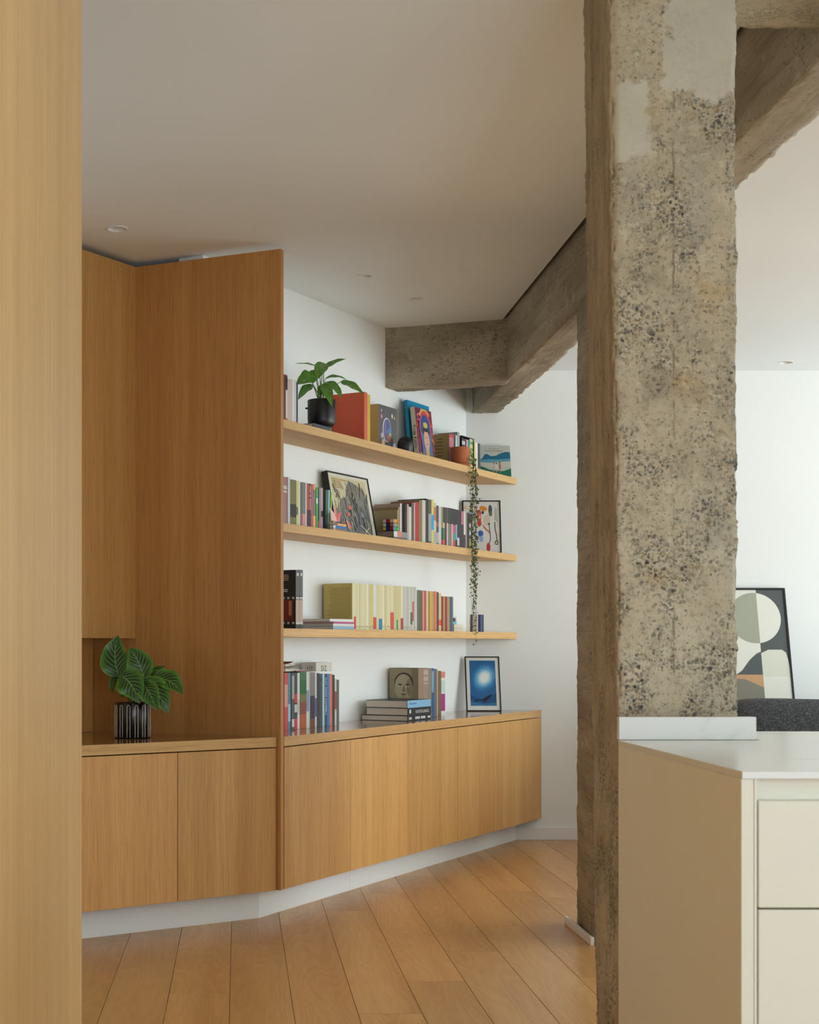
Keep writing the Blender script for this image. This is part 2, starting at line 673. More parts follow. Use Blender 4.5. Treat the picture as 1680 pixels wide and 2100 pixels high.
structure(box('wall_back', (1.20, 6.12, 8.25, 8.37, 0, 2.80), WALL), 'plain white back wall beyond the shelves and the concrete frame', 'wall')
structure(prism('wall_shelf', [W(-2.66, 0)[:2], W(.0, 0)[:2], W(.0, -.12)[:2], W(-2.66, -.12)[:2]], 0, 2.75, WALL), 'white angled wall carrying the three floating oak shelves', 'wall')
structure(prism('wall_niche', [NICHE_L[:2], (PANEL_B + NDIR * .02)[:2], (PANEL_B + NDIR * .02 + Vector((-.09, .065, 0)))[:2], (NICHE_L + Vector((-.09, .065, 0)))[:2]], 0, 2.75, WALL), 'wall behind the oak cupboard niche', 'wall')
structure(box('wall_left', (-1.42, -1.3, -1.72, 5.30, 0, 2.75), WALL), 'white wall behind the tall oak cupboard', 'wall')
structure(box('ceiling', (-1.42, 6.12, -1.72, 8.37, 2.76, 2.86), CEIL), 'concrete slab above the plasterboard ceilings', 'ceiling')
ceil_k = structure(prism('ceiling_kitchen', [(-1.42, -1.6), (1.300, -1.6), (1.300, 8.33), (-1.42, 8.33)], Z_CEIL, 2.75, CEIL), 'smooth white ceiling over the bookshelves and cupboards', 'ceiling')
ceil_l = structure(prism('ceiling_living', [(1.474, -1.6), (6.1, -1.6), (6.1, 8.25), (1.474, 8.25)], Z_CEIL_R, 2.75, CEIL), 'smooth white ceiling over the sofa and the leaning artwork', 'ceiling')

# walls with windows (out of the photograph, where its daylight comes from)
WY0, WY1, WZ0, WZ1 = 3.4, 8.0, .06, 2.36
for i, b in enumerate([(6.0, 6.12, -1.72, WY0, 0, 2.76), (6.0, 6.12, WY1, 8.37, 0, 2.76), (6.0, 6.12, WY0, WY1, 0, WZ0), (6.0, 6.12, WY0, WY1, WZ1, 2.76)]):
    pass
structure(mesh('wall_right', [v for b in [(6.0, 6.12, -1.72, WY0, 0, 2.76), (6.0, 6.12, WY1, 8.25, 0, 2.76), (6.0, 6.12, WY0, WY1, 0, WZ0), (6.0, 6.12, WY0, WY1, WZ1, 2.76)] for v in boxv(*b)],
               [tuple(i + 8 * k for i in f) for k in range(4) for f in BOXF], WALL), 'white wall with the living room window', 'wall')
VX0, VX1, VZ0, VZ1 = .0, 4.6, .4, 2.5
structure(mesh('wall_rear', [v for b in [(-1.3, VX0, -1.72, -1.6, 0, 2.70), (VX1, 6.0, -1.72, -1.6, 0, 2.64), (VX0, VX1, -1.72, -1.6, 0, VZ0), (VX0, VX1, -1.72, -1.6, VZ1, 2.64)] for v in boxv(*b)],
               [tuple(i + 8 * k for i in f) for k in range(4) for f in BOXF], WALL), 'white kitchen wall with the window behind the viewer', 'wall')
GLASS = NT('window_glass')
GLASS.b.inputs['Transmission Weight'].default_value = 1.0
GLASS.b.inputs['Roughness'].default_value = 0.0
GLASS.b.inputs['IOR'].default_value = 1.02
for nm, lab, horiz in (('window_1', 'tall living room window', False), ('window_2', 'kitchen window', True)):
    wroot = thing(nm, lab + ' with white frame and clear panes', 'window')
    wroot['kind'] = 'structure'
    if horiz:
        a0, a1, b0, b1 = VX0, VX1, VZ0, VZ1
    else:
        a0, a1, b0, b1 = WY0, WY1, WZ0, WZ1
    n = 3
    wd = (a1 - a0) / n
    for k in range(n):
        s0, s1 = a0 + wd * k, a0 + wd * (k + 1)
        for (p0, p1, q0, q1) in ((s0, s0 + .05, b0, b1), (s1 - .05, s1, b0, b1), (s0 + .05, s1 - .05, b0, b0 + .05), (s0 + .05, s1 - .05, b1 - .05, b1)):
            box('frame', (p0, p1, -1.68, -1.63, q0, q1) if horiz else (6.03, 6.08, p0, p1, q0, q1), SKIRT, wroot)
        box('pane', (s0 + .05, s1 - .05, -1.66, -1.65, b0 + .05, b1 - .05) if horiz else (6.05, 6.06, s0 + .05, s1 - .05, b0 + .05, b1 - .05), GLASS.m, wroot)


# ---- rough concrete frame
def rough(name, corner, nx, ny, nz, mat, amp=.004, chip=.012, seed=0, origin=(0, 0, 0), freq=9.0):
    """corner(u,v,w) -> point; a box of nx*ny*nz cells with worn, chipped arrises"""
    bm = bmesh.new()
    idx = {}

    def vert(i, j, k):
        key = (i, j, k)
        if key not in idx:
            u, v, w = i / nx, j / ny, k / nz
            p = Vector(corner(u, v, w))
            nrm = Vector((-1 if i == 0 else (1 if i == nx else 0), -1 if j == 0 else (1 if j == ny else 0), -1 if k == 0 else (1 if k == nz else 0)))
            edge = (i in (0, nx)) + (j in (0, ny)) + (k in (0, nz))
            q = p + Vector((seed * 3.1, seed * 1.7, seed))
            d = noise.fractal(q * freq, 1.0, 2.0, 4) * amp + noise.noise(q * 55) * amp * .55
            # arris: worn back, irregular bites
            mi = min([min(i, nx - i) if nrm.x == 0 else 99, min(j, ny - j) if nrm.y == 0 else 99, min(k, nz - k) if nrm.z == 0 else 99])
            if edge >= 2 or mi <= 1:
                b = max(0, noise.fractal(q * 14, 1.0, 2.0, 3) + .15)
                d -= (chip * b + abs(noise.noise(q * 80)) * chip * .5) * (1 if edge >= 2 else .35)
            if nrm.length:
                p = p + nrm.normalized() * d
            idx[key] = bm.verts.new(p - Vector(origin))
        return idx[key]
    for (a, b, fn, flip) in ((nx, ny, lambda i, j: (i, j, 0), True), (nx, ny, lambda i, j: (i, j, nz), False),
                             (nx, nz, lambda i, k: (i, 0, k), False), (nx, nz, lambda i, k: (i, ny, k), True),
                             (ny, nz, lambda j, k: (0, j, k), True), (ny, nz, lambda j, k: (nx, j, k), False)):
        for i in range(a):
            for j in range(b):
                q = [vert(*fn(i, j)), vert(*fn(i + 1, j)), vert(*fn(i + 1, j + 1)), vert(*fn(i, j + 1))]
                if flip:
                    q.reverse()
                bm.faces.new(q)
    me = bpy.data.meshes.new(name)
    bm.to_mesh(me)
    bm.free()
    me.materials.append(mat)
    me.polygons.foreach_set('use_smooth', [True] * len(me.polygons))
    o = link(bpy.data.objects.new(name, me))
    o.location = origin
    return o


def pier(u, v, w):
    z = 2.72 * w
    xl = .817 - .0127 * z
    xr = 1.063 - .003 * z
    return (xl + (xr - xl) * u, 3.10 + .233 * v, z)


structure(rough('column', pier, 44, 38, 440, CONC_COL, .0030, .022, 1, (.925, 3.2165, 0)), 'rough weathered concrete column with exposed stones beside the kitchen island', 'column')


def pier_far(u, v, w):
    return (1.330 + .155 * u - .03 * (1 - v) * (1 - u), 5.36 + .39 * v, 2.43 * w)


structure(rough('column', pier_far, 14, 34, 210, CONC_BEAM, .003, .014, 2, (1.4, 5.55, 0)), 'farther concrete column half hidden behind the near column, under the long beam', 'column')


def beam_far(u, v, w):
    y = 5.30 + 2.95 * v
    return (1.320 + .154 * u, y, 2.4035 + .345 * w)


def beam_near(u, v, w):
    y = -1.55 + 6.86 * v
    return (1.320 + .145 * u, y, 2.4365 + .312 * w)


structure(rough('beam', beam_far, 12, 236, 28, CONC_BEAM, .0035, .012, 3, (1.39, 6.8, 2.5)), 'grey board-marked concrete ceiling beam running to the back wall', 'beam')
structure(rough('beam', beam_near, 10, 360, 22, CONC_BEAM, .0035, .012, 4, (1.39, 4.0, 2.5)), 'nearer span of the concrete ceiling beam, passing behind the column', 'beam')


def beam_short(u, v, w):
    f0, f1 = Vector((.735, 7.403, 0)), Vector((1.335, 7.184, 0))
    b0, b1 = Vector((.812, 7.535, 0)), Vector((1.335, 7.335, 0))
    p = (f0.lerp(f1, u)).lerp(b0.lerp(b1, u), v)
    return (p.x, p.y, 2.398 + .345 * w)


bs = rough('beam', beam_short, 50, 12, 28, CONC_SHORT, .003, .011, 5, (1.03, 7.35, 2.5))
# its grain runs along its own length
structure(bs, 'short concrete cross beam between the shelf wall and the long beam', 'beam')


def beam_top(u, v, w):
    return (1.045 + 3.2 * u, 3.115 + .21 * v, 2.4986 + .25 * w)


structure(rough('beam', beam_top, 160, 14, 22, CONC_PALE, .003, .012, 6, (2.6, 3.3, 4.2)), 'pale concrete beam leaving the column top above the kitchen island', 'beam')

# ---- skirting
structure(box('baseboard_back', (1.56, 6.0, 8.236, 8.25, 0, .072), SKIRT, None, .002), 'low white skirting board along the back wall', 'skirting')
for i, b in enumerate([(1.286, 1.300, 5.345, 5.77, 0, .03)]):
    structure(box('baseboard_column', b, SKIRT, None, .002), 'small white skirting strip at the foot of the farther column', 'skirting')
K0, K1, K2 = Vector((-.58, 5.473, 0)), Vector((.0804, 5.882, 0)), Vector((1.562, 8.236, 0))
kd = (K1 - K0).normalized()
K00 = K0 - kd * .86
kmid = K1.lerp(K2, .2835)


def strip(name, a, b, th, z0, z1, mat, label, cat='skirting'):
    d = (b - a)
    L = d.length
    o = box(name, (0.0004, L - .0004, 0, th, z0, z1), mat, None, .0008)
    o.location = a
    o.rotation_euler = (0, 0, math.atan2(d.y, d.x))
    return structure(o, label, cat)


strip('trim_1', K00, K1, .016, 0, .119, SKIRT, 'white recessed plinth under the two wide oak doors')
strip('trim_2', K1, kmid, .016, 0, .119, SKIRT, 'white recessed plinth at the bend of the low cupboards')
strip('trim_3', kmid, K2, .016, 0, .119, SKIRT, 'white recessed plinth reaching the back wall')

# ---- recessed ceiling lights
LAMPW = paint('white_lamp_enamel', (240, 238, 232), .35)


HOLES = {}


def downlight(px, v, zc, dia, label):
    Y = (zc - EYE) * FPX / (PPY - v)
    X = (px - PPX) * Y / FPX
    HOLES.setdefault(zc, []).append((X, Y, dia / 2 - .004))
    t = thing('recessed_ceiling_light', label, 'light', (X, Y, zc), 0, 'recessed ceiling lights')
    r = dia / 2
    lathe('trim_ring', [(r, 0), (r, -.0015), (r - .002, -.003), (r - .005, -.0025), (r - .0055, .002)], LAMPW, t, 40)
    rf = lathe('reflector', [(r - .0055, .0005), (r - .007, .012), (r * .62, .030), (r * .60, .036), (.0001, .036)], LAMPW, t, 40)
    lathe('bulb', [(r * .58, .0355), (r * .5, .031), (.0001, .029)], plain((228, 226, 220), .3), rf, 24)


downlight(240, 469, Z_CEIL, .084, 'white round recessed ceiling light above the oak wall cupboard')
downlight(750, 566, Z_CEIL, .068, 'white round recessed ceiling light left of the short beam, the farther from it')
downlight(852, 612, Z_CEIL, .068, 'white round recessed ceiling light nearest the short concrete beam')
downlight(1613, 743, Z_CEIL_R, .080, 'white round recessed ceiling light over the leaning artwork')

def punch(ob, holes):
    """cut round openings for the recessed lights through a ceiling board"""
    cuts = []
    for (hx, hy, hr) in holes:
        c = lathe('cutter', [(.0001, Z_CEIL_R - .05), (hr, Z_CEIL_R - .05), (hr, 2.80), (.0001, 2.80)], CEIL, None, 40, (hx, hy, 0))
        bm = bmesh.new()
        bm.from_mesh(c.data)
        bmesh.ops.remove_doubles(bm, verts=bm.verts, dist=.0003)
        bmesh.ops.recalc_face_normals(bm, faces=bm.faces)
        bm.to_mesh(c.data)
        bm.free()
        m = ob.modifiers.new('hole', 'BOOLEAN')
        m.operation = 'DIFFERENCE'
        m.solver = 'EXACT'
        m.object = c
        cuts.append(c)
    dg_ = bpy.context.evaluated_depsgraph_get()
    me = bpy.data.meshes.new_from_object(ob.evaluated_get(dg_))
    ob.modifiers.clear()
    ob.data = me
    for c in cuts:
        bpy.data.objects.remove(c)


punch(ceil_k, HOLES[Z_CEIL])
punch(ceil_l, HOLES[Z_CEIL_R])

# ================================================================== built-in oak furniture
Z_TOP = .7315
T_CAB = .359           # front of the low cupboards from the shelf wall
Z_BOT = .121

# tall panel between niche and shelves
pd = PANEL_B - PANEL_F
pl = pd.length
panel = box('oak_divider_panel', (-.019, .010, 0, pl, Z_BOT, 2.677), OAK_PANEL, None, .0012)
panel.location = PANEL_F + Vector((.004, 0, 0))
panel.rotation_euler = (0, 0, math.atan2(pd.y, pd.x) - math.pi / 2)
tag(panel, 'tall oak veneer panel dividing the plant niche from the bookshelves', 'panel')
# upper cupboard in the niche
uc_front = PANEL_F.lerp(PANEL_B, .728)
uc = thing('wall_cupboard', 'tall oak wall cupboard hanging above the striped plant pot', 'cupboard', uc_front - Vector((.020, -.010, 0)), math.atan2(NDIR.y, NDIR.x))
UW = 1.05
ucd = .215
box('body', (-UW, -.050, .020, ucd, 1.128, 2.672), OAK_V, uc)
box('end_filler', (-.049, -.006, .020, .040, 1.128, 2.672), OAK_V, uc)
box('bottom_filler', (-.049, -.014, .0405, .075, 1.128, 1.140), OAK_V, uc)
box('door', (-.46, -.0045, 0, .019, 1.126, 2.677), OAK_V, uc, .001)
box('door', (-UW, -.4625, 0, .019, 1.126, 2.677), OAK_V, uc, .001)
# niche back panel
nb = box('niche_back_panel', (-1.16, -.022, -.012, -.001, Z_TOP + .001, 1.126), OAK_V, None)
nb.location = PANEL_B
nb.rotation_euler = (0, 0, math.atan2(NDIR.y, NDIR.x))
tag(nb, 'oak back panel of the niche behind the plant with feathered leaves', 'panel')

# left worktop, front line LF
LD = Vector((-1.504, -1.0, 0)).normalized()
LN = Vector((LD.y, -LD.x, 0))            # points to the back
if LN.y < 0:
    LN = -LN
LF0 = PANEL_F + LD * .004
LEN_L = 1.72
lf_end = LF0 + LD * LEN_L
pnl = PANEL_F + (PANEL_B - PANEL_F) * .985
la = math.atan2(-LD.y, -LD.x)


def loc2(p, o, a):
    d = p - o
    return (d.x * math.cos(a) + d.y * math.sin(a), -d.x * math.sin(a) + d.y * math.cos(a))


pts = [loc2(lf_end, LF0, la), (-.022, 0), loc2(PANEL_F.lerp(PANEL_B, .02) + Vector((-.026, -.01, 0)), LF0, la), loc2(pnl + Vector((-.026, -.012, 0)), LF0, la), loc2(NICHE_L + Vector((.02, -.012, 0)), LF0, la)]
pts = [pts[0], pts[1], pts[3], pts[4]]
wt = prism('worktop', pts, Z_TOP - .039, Z_TOP, None)
wt.data.materials.clear()
wt.data.materials.append(OAK_TOP)
wt.data.materials.append(OAK_H)
for p in wt.data.polygons:
    p.material_index = 0 if p.normal.z > .5 else 1
wt.location = LF0
wt.rotation_euler = (0, 0, la)
tag(wt, 'lacquered oak worktop in the niche, carrying the striped plant pot', 'worktop')

CARC = plain((120, 88, 52), .8)
x0 = -.022
for k, (w_, lab) in enumerate([(.460, 'low oak cupboard with a plain door beside the tall divider panel'), (.482, 'low oak cupboard with a plain door under the striped plant pot'), (.482, 'low oak cupboard mostly hidden behind the tall oak cupboard end')]):
    c = thing('base_cupboard', lab, 'cupboard', LF0 + LD * .0, la)
    xa, xb = x0 - w_, x0
    box('body', (xa + .002, xb - (.105 if k == 0 else .002), .022, .12, Z_BOT + .002, Z_TOP - .044), CARC, c)
    box('door', (xa + .0013, xb - .0013, 0.0, .019, Z_BOT, Z_TOP - .0435), OAK_V, c, .001)
    x0 = xa

# right worktop
XL = px2x(582, T_CAB) + .0
xr_front = (CY - .0 - CY + .5373 * T_CAB) / .8434
o = prism('worktop', [(-2.612, -T_CAB), ((.5373 * T_CAB) / .8434 - .0015, -T_CAB), (-.0015, -.0005), (-2.652, -.0005)], Z_TOP - .039, Z_TOP, None)
o.data.materials.clear()
o.data.materials.append(OAK_TOP)
o.data.materials.append(OAK_H)
for p in o.data.polygons:
    p.material_index = 0 if p.normal.z > .5 else 1
o.location = (CX, CY, 0)
o.rotation_euler = (0, 0, ANG)
tag(o, 'long lacquered oak worktop under the lowest bookshelf', 'worktop')

seams = [px2x(582, T_CAB) + .004, px2x(719, T_CAB), px2x(837, T_CAB), px2x(939, T_CAB), (.5373 * T_CAB) / .8434 - .0015]
names = ['low oak cupboard with paired knots, next to the divider panel', 'low oak cupboard under the stack of lying black books, second from the divider panel',
         'low oak cupboard, third of four along the bookshelf wall', 'wide low oak cupboard ending at the back wall under the blue framed print']
for k in range(4):
    c = thing('base_cupboard', names[k], 'cupboard', (CX, CY, 0), ANG)
    a, b = seams[k], seams[k + 1]
    bb = b - .12 if k == 3 else b
    box('body', (a + .002, bb - .002, -T_CAB + .022, -.16, Z_BOT + .002, Z_TOP - .044), CARC, c)
    if k == 3:
        yb = -T_CAB + .019
        prism('door', [(a + .0011, -T_CAB), (b, -T_CAB), (b - .019 * .637, yb), (a + .0011, yb)], Z_BOT, Z_TOP - .0435, OAK_V, c, .0006)
    else:
        box('door', (a + .0011, b - .0011, -T_CAB, -T_CAB + .019, Z_BOT, Z_TOP - .0435), OAK_V, c, .0006)

# floating shelves
SH = {'top': 2.038, 'middle': 1.606, 'lowest': 1.168}
T_SH = .241
for nm, z in SH.items():
    xe = (.5373 * T_SH) / .8434 - .0015
    o = prism('floating_shelf', [(-2.624, -T_SH), (xe, -T_SH), (-.0015, -.0005), (-2.652, -.0005)], z - .036, z, OAK_SHELF, None, .0008)
    o.location = (CX, CY, 0)
    o.rotation_euler = (0, 0, ANG)
    lab = {'top': 'highest floating oak shelf, holding the black pot and the clay pot', 'middle': 'middle floating oak shelf, holding the puzzle cube and two framed prints',
           'lowest': 'lowest floating oak shelf, holding the long row of cream magazines'}[nm]
    tag(o, lab, 'shelf', 'floating oak shelves')

# tall oak cupboard close to the camera
tc = thing('tall_cupboard', 'very tall oak cupboard end close to the viewer at the frame edge', 'cupboard', (-.33, 0, 0), 0)
box('side_panel', (-.020, 0, 1.02, 3.083, .02, 2.66), OAK_PALE, tc, .0015)
box('body', (-.90, -.021, 1.03, 3.075, .02, 2.66), CARC, tc)

# ================================================================== kitchen island
ISX, ISY0, ISY1 = .795, 2.308, 3.06
isl = thing('kitchen_island', 'cream kitchen island with handleless drawers in front of the concrete column', 'island', (ISX, ISY0, 0))
IZ = .90 - .012
box('side_panel', (0, .020, 0.004, ISY1 - ISY0, 0, IZ), CREAM, isl, .0012)
box('stile', (.0206, .0246, .004, .020, 0, IZ), CREAM, isl)
box('carcass', (.0206, 2.2, .06, .745, .06, IZ - .001), CREAM, isl)
box('rear_carcass', (.32, 2.2, .746, 1.03, .06, IZ - .001), CREAM, isl)
PX = 2.308 / FPX
zc0 = EYE - (1643 - PPY) * PX
zg = EYE - (1865 - PPY) * PX
box('drawer', (.0272, 1.0, .004, .024, zg + .0015, zc0), CREAM, isl, .002)
box('drawer', (.0272, 1.0, .004, .024, .40, zg - .0015), CREAM, isl, .002)
box('drawer', (1.003, 2.2, .004, .024, zg + .0015, zc0), CREAM, isl, .002)
box('drawer', (1.003, 2.2, .004, .024, .40, zg - .0015), CREAM, isl, .002)
box('drawer', (.0272, 1.0, .004, .024, .06, .397), CREAM, isl, .002)
box('handle_channel', (.0246, 2.2, .026, .059, zc0 - .03, IZ - .001), CREAM, isl)
wtop = thing('quartz_worktop', 'thin white quartz worktop on the kitchen island', 'worktop', (ISX, ISY0, 0))
prism('slab', [(0, 0), (2.22, 0), (2.22, 1.065), (.30, 1.065), (.30, .752), (0, .752)], .888, .90, QUARTZ, wtop, .0012)
box('upstand', (.003, .291, .758, .776, .9003, .9483), QUARTZ, wtop, .001)

# ================================================================== living room seen beyond
SOFA = fabric('charcoal_weave', (66, 66, 68))


def cushion(name, cx, cy, cz, sx, sy, sz, parent, mat, p=4.0, seed=0):
    bm = bmesh.new()
    bmesh.ops.create_cube(bm, size=2.0)
    bmesh.ops.subdivide_edges(bm, edges=list(bm.edges), cuts=14, use_grid_fill=True)
    for v in bm.verts:
        c = v.co
        n_ = (abs(c.x) ** p + abs(c.y) ** p + abs(c.z) ** p) ** (1 / p)
        q = c / n_
        q = Vector((q.x * sx, q.y * sy, q.z * sz))
        w = noise.noise(Vector((q.x * 4 + seed, q.y * 5, q.z * 4))) * .012 + noise.noise(Vector((q.x * 13 + seed, q.y * 9, q.z * 11))) * .006
        v.co = q + q.normalized() * w + Vector((cx, cy, cz))
    me = bpy.data.meshes.new(name)
    bm.to_mesh(me)
    bm.free()
    me.materials.append(mat)
    me.polygons.foreach_set('use_smooth', [True] * len(me.polygons))
    return link(bpy.data.objects.new(name, me), parent)


sofa = thing('sofa', 'charcoal grey fabric sofa seen over the kitchen island', 'sofa', (3.62, 7.2, 0))
for sx_, n_ in ((-.62, 1), (.42, 2)):
    cushion('back_cushion', sx_ - .0, .30, .62, .52, .14, .205, sofa, SOFA, 5, n_ * 7)
    cushion('seat_cushion', sx_, -.1, .36, .52, .42, .09, sofa, SOFA, 6, n_ * 3)
box('base', (-1.16, .96, -.5, .36, .08, .28), SOFA, sofa, .02)
cushion('armrest', -1.20, -.05, .34, .10, .46, .26, sofa, SOFA, 6, 5)
cushion('armrest', 1.00, -.05, .34, .10, .46, .26, sofa, SOFA, 6, 6)
box('backrest', (-1.1, .9, .36, .44, .10, .70), SOFA, sofa, .02)
for sx_ in (-1.1, .9):
    for sy_ in (-.42, .3):
        lathe('leg', [(.0001, 0), (.018, 0), (.022, .08), (.0001, .08)], plain((40, 34, 30)), sofa, 12, (sx_, sy_, 0))

# leaning abstract artwork
A_W, A_H = .86, 1.46
lean = math.atan2(.345, 1.42)
ap = thing('abstract_artwork', 'large framed abstract print of circles and arches leaning behind the sofa', 'artwork', (3.071 - A_W, 7.875, 0), 0, None, (-lean, 0, 0))
SL, CR, SG, OR_, OL = (88, 92, 92), (232, 230, 218), (168, 170, 152), (206, 158, 116), (134, 130, 116)
FR = plain((34, 34, 34), .4)
for nm_, b in (('frame', (0, .011, 0, .03, 0, A_H)), ('frame', (A_W - .011, A_W, 0, .03, 0, A_H)), ('frame', (.011, A_W - .011, 0, .03, 0, .011)), ('frame', (.011, A_W - .011, 0, .03, A_H - .011, A_H))):
    box(nm_, b, FR, ap)
box('backing_board', (.011, A_W - .011, .005, .028, .011, A_H - .011), plain(SL), ap)
pw, ph = A_W - .022, A_H - .022


def ax_(px):
    return ((px - 1613) * .00272 + A_W - .011) / pw


def ay_(v):
    return 1 - (v - 1204) * .00285 / ph


dv = ax_(1553)


def arc(cx, cy, r, a0, a1, n=20):
    return [(cx + r / pw * math.cos(math.radians(a0 + (a1 - a0) * i / n)), cy + r / ph * math.sin(math.radians(a0 + (a1 - a0) * i / n))) for i in range(n + 1)]


cc = (ax_(1546), ay_(1261))
R_ = .146
dx_ = (dv - cc[0]) * pw
th_ = math.degrees(math.acos(dx_ / R_))
shapes = [(rect(0, .0, dv, 1.0), CR), (rect(dv, 0, 1, 1), SL),
          (arc(cc[0], cc[1], R_, th_, 360 - th_), SG), (arc(cc[0], cc[1], R_, -th_, th_), CR),
          ([(0, ay_(1376)), (dv, ay_(1376)), (dv, ay_(1329)), (ax_(1545), ay_(1332)), (ax_(1537), ay_(1338)), (ax_(1528), ay_(1346)), (ax_(1519), ay_(1357)), (ax_(1511), ay_(1367)), (ax_(1500), ay_(1374))], SL),
          (rect(0, 0, dv, ay_(1376)), OL), ([(0, ay_(1375)), (dv, ay_(1375)), (dv, ay_(1400)), (dv * .85, ay_(1384)), (dv * .5, ay_(1380)), (0, ay_(1379))], OR_),
          ([(dv, 0), (dv, ay_(1332)), (dv + .05, ay_(1325)), (ax_(1596), ay_(1325)), (ax_(1604), ay_(1331)), (ax_(1607), ay_(1345)), (ax_(1611), ay_(1380)), (ax_(1611), 0)], (222, 221, 205)),
          ([(dv, 0), (dv, ay_(1380)), (1, ay_(1380)), (1, 0)], CR)]
a_ = art('printed_sheet', ap, pw, ph, shapes, plain, .0048)
a_.location = (.011, 0, .011)

# ================================================================== books
ORD = ['', 'first', 'second', 'third', 'fourth', 'fifth', 'sixth', 'seventh', 'eighth', 'ninth', 'tenth', 'eleventh', 'twelfth', 'thirteenth', 'fourteenth', 'fifteenth', 'sixteenth',
       'seventeenth', 'eighteenth', 'nineteenth', 'twentieth', 'twenty-first', 'twenty-second', 'twenty-third', 'twenty-fourth', 'twenty-fifth', 'twenty-sixth', 'twenty-seventh',
       'twenty-eighth', 'twenty-ninth', 'thirtieth']
PAPER = paint('book_paper', (226, 218, 198), .8, .0)
BOOK_N = [0]


def book_mesh(parent_loc, rot, th, depth, h, cover, label, group, pages=True, paper=None):
    """origin at the foot of the left front corner; x thickness, y depth (spine at y=0), z height"""
    c = min(.0018, th * .18)
    v = [(0, 0), (th, 0), (th, depth), (th - c, depth), (th - c, c), (c, c), (c, depth), (0, depth)]
    n = 8
    V = [(a, b, 0) for a, b in v] + [(a, b, h) for a, b in v]
    F = [(7, 6, 5, 0), (5, 4, 1, 0), (4, 3, 2, 1), (8, 13, 14, 15), (8, 9, 12, 13), (9, 10, 11, 12)]
    F += [(i, (i + 1) % n, n + (i + 1) % n, n + i) for i in range(n)]
    cm = cover if not isinstance(cover, tuple) else plain(cover, .42, .35)
    o = mesh('book', V, F, cm)
    o.location = parent_loc
    o.rotation_euler = rot
    tag(o, label, 'book', group)
    if pages:
        box('pages', (c, th - c, c, depth - .003, .002, h - .0025), paper or PAPER, o)
    return o


def stand(px0, px1, vtop, cover, t, z0, label, group=None, depth=None, bands=(), txt=None, tilt=0.0, xoff=0.0, h=None, paper=None):
    x0_, x1_ = px2x(px0, t) + xoff, px2x(px1, t) + xoff
    th = (x1_ - x0_) - .0011
    if h is None:
        h = zat(vtop, (x0_ + x1_) / 2, t) - z0
    depth = depth if depth else t - .008
    b = book_mesh(W(x0_, t, z0 + .0004), (0, tilt, ANG), th, depth, h, cover, label, group, True, paper)
    zf = lambda v: zat(v, (x0_ + x1_) / 2, t) - z0
    for bd in bands:
        v0, v1, c = bd[:3]
        ins = th * .3 if len(bd) > 3 else .0006
        box('spine_label', (ins, th - ins, -.0004, .0002, max(.0005, zf(v1)), min(h - .0005, zf(v0))), plain(c, .45), b)
    if txt:
        s, c, vs, size = txt
        lettering(s, b, size, plain(c, .5), (th / 2, -.0007, zf(vs)), (math.pi / 2, math.pi / 2, 0), 'LEFT')
    return b, x0_, x1_, h


def row(px0, items, t, z0, where, group, start=1):
    """items: (right edge px, top v, colour or None for a gap, description, options)"""
    k = start
    p = px0
    for it in items:
        px1, vt, c, desc = it[:4]
        opt = it[4] if len(it) > 4 else {}
        if c is not None:
            lab = opt.pop('label', None) or '%s, %s %s' % (desc, ORD[k], where)
            stand(p, px1, vt, c, opt.pop('t', t), opt.pop('z0', z0), lab, group, **opt)
            k += 1
        p = px1
    return k


# ---------------- top shelf
z = SH['top']
row(579.2, [
    (586, 768, (96, 44, 34), 'dark red hardback half behind the oak panel'),
    (590, 769, (206, 84, 72), 'coral and black hardback', {'bands': [(772, 800, (40, 30, 30)), (800, 858, (236, 222, 214))]}),
    (599.4, 778, (208, 188, 180), 'pale mauve book'),
    (604, 779, (232, 226, 220), 'white book'),
    (608, 780, (214, 208, 204), 'light grey book'),
    (611.3, 784, (44, 48, 78), 'thin navy book')], .215, z, 'from the oak panel, top shelf', 'books at the panel end of the top shelf')

# flat book that carries the pot
fb = book_mesh(W(px2x(640, .235), .240, z + .0155), (0, math.pi / 2, ANG), .015, .20, .15, (52, 60, 66), 'thin dark book lying flat under the black plant pot', None)
XP = px2x(659.5, .170)
POT1 = W(XP, .170, z + .0165)
BLACKPOT = plain((30, 30, 31), .38, .5)
SOIL = paint('potting_soil', (48, 36, 28), .95, .6)
dief = thing('potted_dieffenbachia', 'leafy mottled green plant in a matt black footed pot on the top shelf', 'plant', POT1)
R1 = .0625
diefpot = lathe('pot', [(.0001, 0), (.034, 0), (.0355, .004), (.036, .008), (.050, .014), (.058, .022), (R1 - .001, .034), (R1, .050), (R1, .128), (R1 - .001, .1305), (R1 - .004, .1305), (R1 - .005, .128), (R1 - .005, .055), (.0001, .05)], BLACKPOT, dief, 48)
lathe('soil', [(R1 - .0052, .112), (R1 - .02, .116), (.0001, .118)], SOIL, dief, 32)
for k in (-1,):
    lathe('pot_handle', [(.0001, -.004), (.008, -.003), (.010, 0), (.008, .003), (.0001, .004)], BLACKPOT, diefpot, 14, (-R1 - .001, 0, .095))


